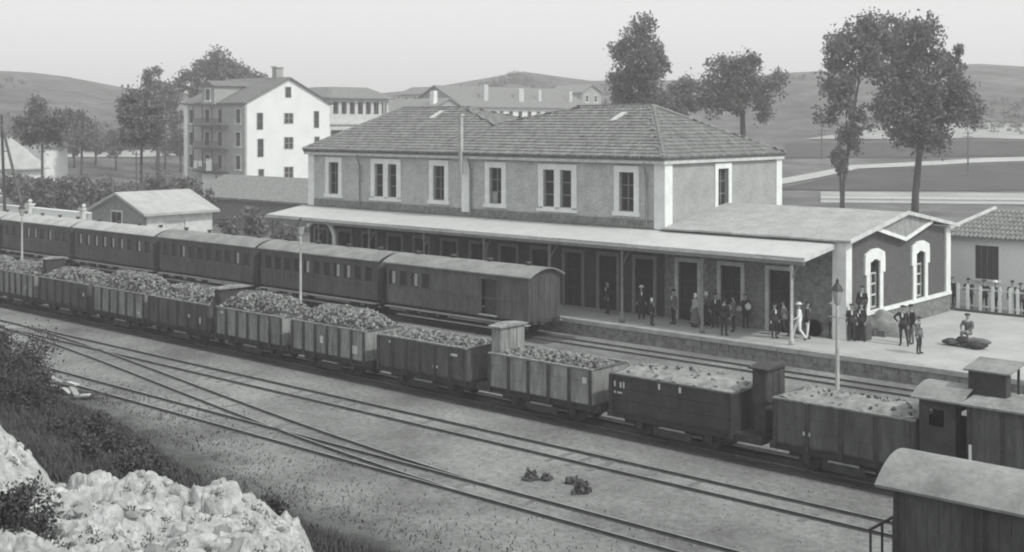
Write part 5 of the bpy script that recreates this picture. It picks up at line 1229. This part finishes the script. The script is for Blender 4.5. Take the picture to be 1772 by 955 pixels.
crowd = [(1052, 53.6, 'stand', 'beret', 'dark figure by the door just right of the guard van'), (1166, 53.1, 'stand', 'cap', 'man in peaked cap left of the pale-dressed woman'),
         (1238, 53.6, 'stand', 'beret', 'dark figure behind the man with his back turned'),
         (1270, 53.2, 'akimbo', 'beret', 'man with hand on hip left of the white bundle'), (1340, 52.9, 'stand', 'beret', 'dark figure just left of the canopy end column'), (1356, 53.8, 'walk', 'cap', 'walking man in cap by the annexe door')]
for u, Y, fg, ht, lab in crowd:
    person(0, 0, 0, R(rng.uniform(-90, 90)), fg, rng.choice(('cloth_dark', 'cloth_mid')), 'cloth_dark', ht, lab, rng.uniform(.94, 1.05), pos=Vector((xy_at_y(u, Y), Y, PZ)))
person(0, 0, 0, F_(10), 'stand', 'cloth_dark', 'cloth_dark', 'beret', 'man standing raised on the crate against the annexe corner', 1.02, pos=Vector((-26.95, 55.35, PZ + .8)))
for i, (u, fg, tp, ht) in enumerate(((1652, 'lean', 'cloth_dark', 'beret'), (1678, 'lean', 'cloth_dark', 'cap'), (1703, 'lean', 'cloth_dark', 'beret'), (1727, 'lean', 'cloth_mid', 'straw'), (1752, 'stand', 'cloth_dark', 'cap'), (1768, 'lean', 'cloth_mid', 'beret'))):
    X = xy_at_y(u, FY + .55)
    person(0, 0, 0, R(rng.uniform(-25, 25)), fg, tp, 'cloth_dark', ht, ('man leaning on the fence right beside the annexe', 'second onlooker from the annexe behind the fence', 'third onlooker from the annexe behind the fence', 'onlooker in pale hat behind the fence', 'onlooker standing upright behind the fence', 'onlooker behind the fence nearest the right edge')[i], 1.05, 'onlookers behind the picket fence', Vector((X, FY + .55, PZ - .02)))
p = on_z(1290, 568, PZ)
bd = MB(); rnd = random.Random(3); lump(bd, (0, 0, 0), .24, rnd, 0)
o = bd.build('bundle', 'cloth_white'); o.location = p + Vector((.28, -.2, 1.12)); tag(o, 'white cloth bundle held under the canopy', 'bundle')

# goods on the platform
def heap(name, x, y, rx, ry, h, label, m, cat, n=18):
    o = empty(name, (x, y, PZ), label, cat); mb = MB()
    for j in range(n + 1):
        for i in range(n + 1):
            a, b = lerp(-1, 1, i / n), lerp(-1, 1, j / n); d = max(0, 1 - (a * a) ** 1.1) * max(0, 1 - (b * b) ** 1.1)
            mb.v.append((a * rx, b * ry, -.02 + h * d ** .55 * (1 + .5 * noise.noise((a * 2 + x, b * 2, 0))) + .07 * noise.noise((a * 6, b * 6, x)) * d))
    for j in range(n):
        for i in range(n): a = j * (n + 1) + i; mb.f.append((a, a + 1, a + n + 2, a + n + 1)); mb.m.append(0)
    mb.build('cover', m, o, local=True, smooth=True); return o
p = on_z(1525, 578, PZ)
tp_ = heap('tarpaulin_heap', p.x - .2, p.y + .35, 1.6, .85, 1.0, 'goods under a grey tarpaulin beside the annexe end wall', 'tarp', 'goods heap')
for k in range(5): MB().box(-.35, .35, -.25, .25, 0, .3).build('sack', 'sack', tp_, local=True).location = (rng.uniform(-1.2, 1.3), rng.uniform(-1.0, -.7), .0)
p = on_z(1668, 602, PZ); hp = empty('sack_pile', (p.x, p.y, PZ), 'dark flattened sacks the seated figure rests on', 'sacks')
for k in range(8):
    mb = MB(); n = 10
    mb.tube_rings([[(lerp(-.42, .42, i / 6), (.26 * math.sin(math.pi * (i + .6) / 7.2)) * math.cos(t), .17 + (.17 * math.sin(math.pi * (i + .6) / 7.2)) * math.sin(t)) for t in np.linspace(0, 2 * math.pi, n + 1)[:-1]] for i in range(7)])
    s = mb.build('sack', 'cloth_mid' if k % 2 else 'cloth_dark', hp, local=True, smooth=True); s.location = (rng.uniform(-.75, .75), rng.uniform(-.3, .35), .0 if k < 5 else .16); s.rotation_euler = (0, 0, rng.uniform(-.8, .8))
p = Vector((-26.95, 55.35, PZ)); cr = empty('crate', p, 'wooden crate against the annexe corner with a man on it', 'crate')
for k in range(4): bx(-.3, .3, -.3, .3, k * .2 + .005, k * .2 + .19).build('board', 'wood', cr, local=True)
for sx in (-1, 1): bx(*sorted((sx * .303, sx * .335)), -.31, .31, .0, .8).build('batten', 'wood', cr, local=True)
# handcart
p = on_z(1418, 580, PZ); hc_ = empty('handcart', (p.x, p.y + .2, PZ), 'dark flat handcart beside the man in white trousers', 'handcart')
for k in range(5): bx(-1.1, 1.1, -.6 + k * .24, -.6 + k * .24 + .22, .62, .68).build('plank', 'wood', hc_, local=True)
for s in (-1, 1): bx(-1.1, 1.6, *sorted((s * .5, s * .57)), .52, .615).build('shaft', 'wood', hc_, local=True)
for s in (-1, 1):
    mb = MB(); n = 16; y = s * .72
    ringf = lambda r_, yy: [(r_ * math.cos(2 * math.pi * k / n), yy, .42 + r_ * math.sin(2 * math.pi * k / n)) for k in range(n)]
    rg = [ringf(.42, y - .03), ringf(.42, y + .03), ringf(.36, y + .03), ringf(.36, y - .03), ringf(.42, y - .03)]
    mb.tube_rings(rg)
    for k in range(4): t = k * math.pi / 4; mb.tube([(.38 * math.cos(t), y, .42 + .38 * math.sin(t)), (-.38 * math.cos(t), y, .42 - .38 * math.sin(t))], .02, 5)
    mb.build('wheel', 'iron', hc_, local=True)
for k in range(3): MB().box(-.4, .4, -.3, .3, .69, 1.05).build('box', 'wood', hc_, local=True).location = (-.65 + k * .62, rng.uniform(-.15, .15), 0)
bar = empty('barrel', on_z(1455, 575, PZ), 'pale barrel between lamp post and dark-suited men', 'barrel')
MB().lathe((0, 0, 0), [(.24, 0), (.3, .25), (.31, .4), (.3, .55), (.24, .8)], 14).build('staves', 'step', bar, local=True, smooth=True)
for z in (.14, .62): MB().lathe((0, 0, z), [(.285, 0), (.295, .0), (.297, .05), (.285, .05)], 14).build('hoop', 'iron', bar, local=True)

# ------------------------------------------------------------------ air
hz_ = bx(-860, 860, -860, 860, -1.6, 40).build('haze', []); tag(hz_, 'thin summer haze filling the valley', 'haze', kind='stuff')
m = bpy.data.materials.new('haze_air'); m.use_nodes = True; n = m.node_tree.nodes; n.clear()
pv = n.new('ShaderNodeVolumePrincipled'); pv.inputs['Density'].default_value = .0011; pv.inputs['Color'].default_value = (.95, .95, .95, 1); pv.inputs['Anisotropy'].default_value = .2
mo = n.new('ShaderNodeOutputMaterial'); m.node_tree.links.new(pv.outputs[0], mo.inputs['Volume']); hz_.data.materials.append(m)
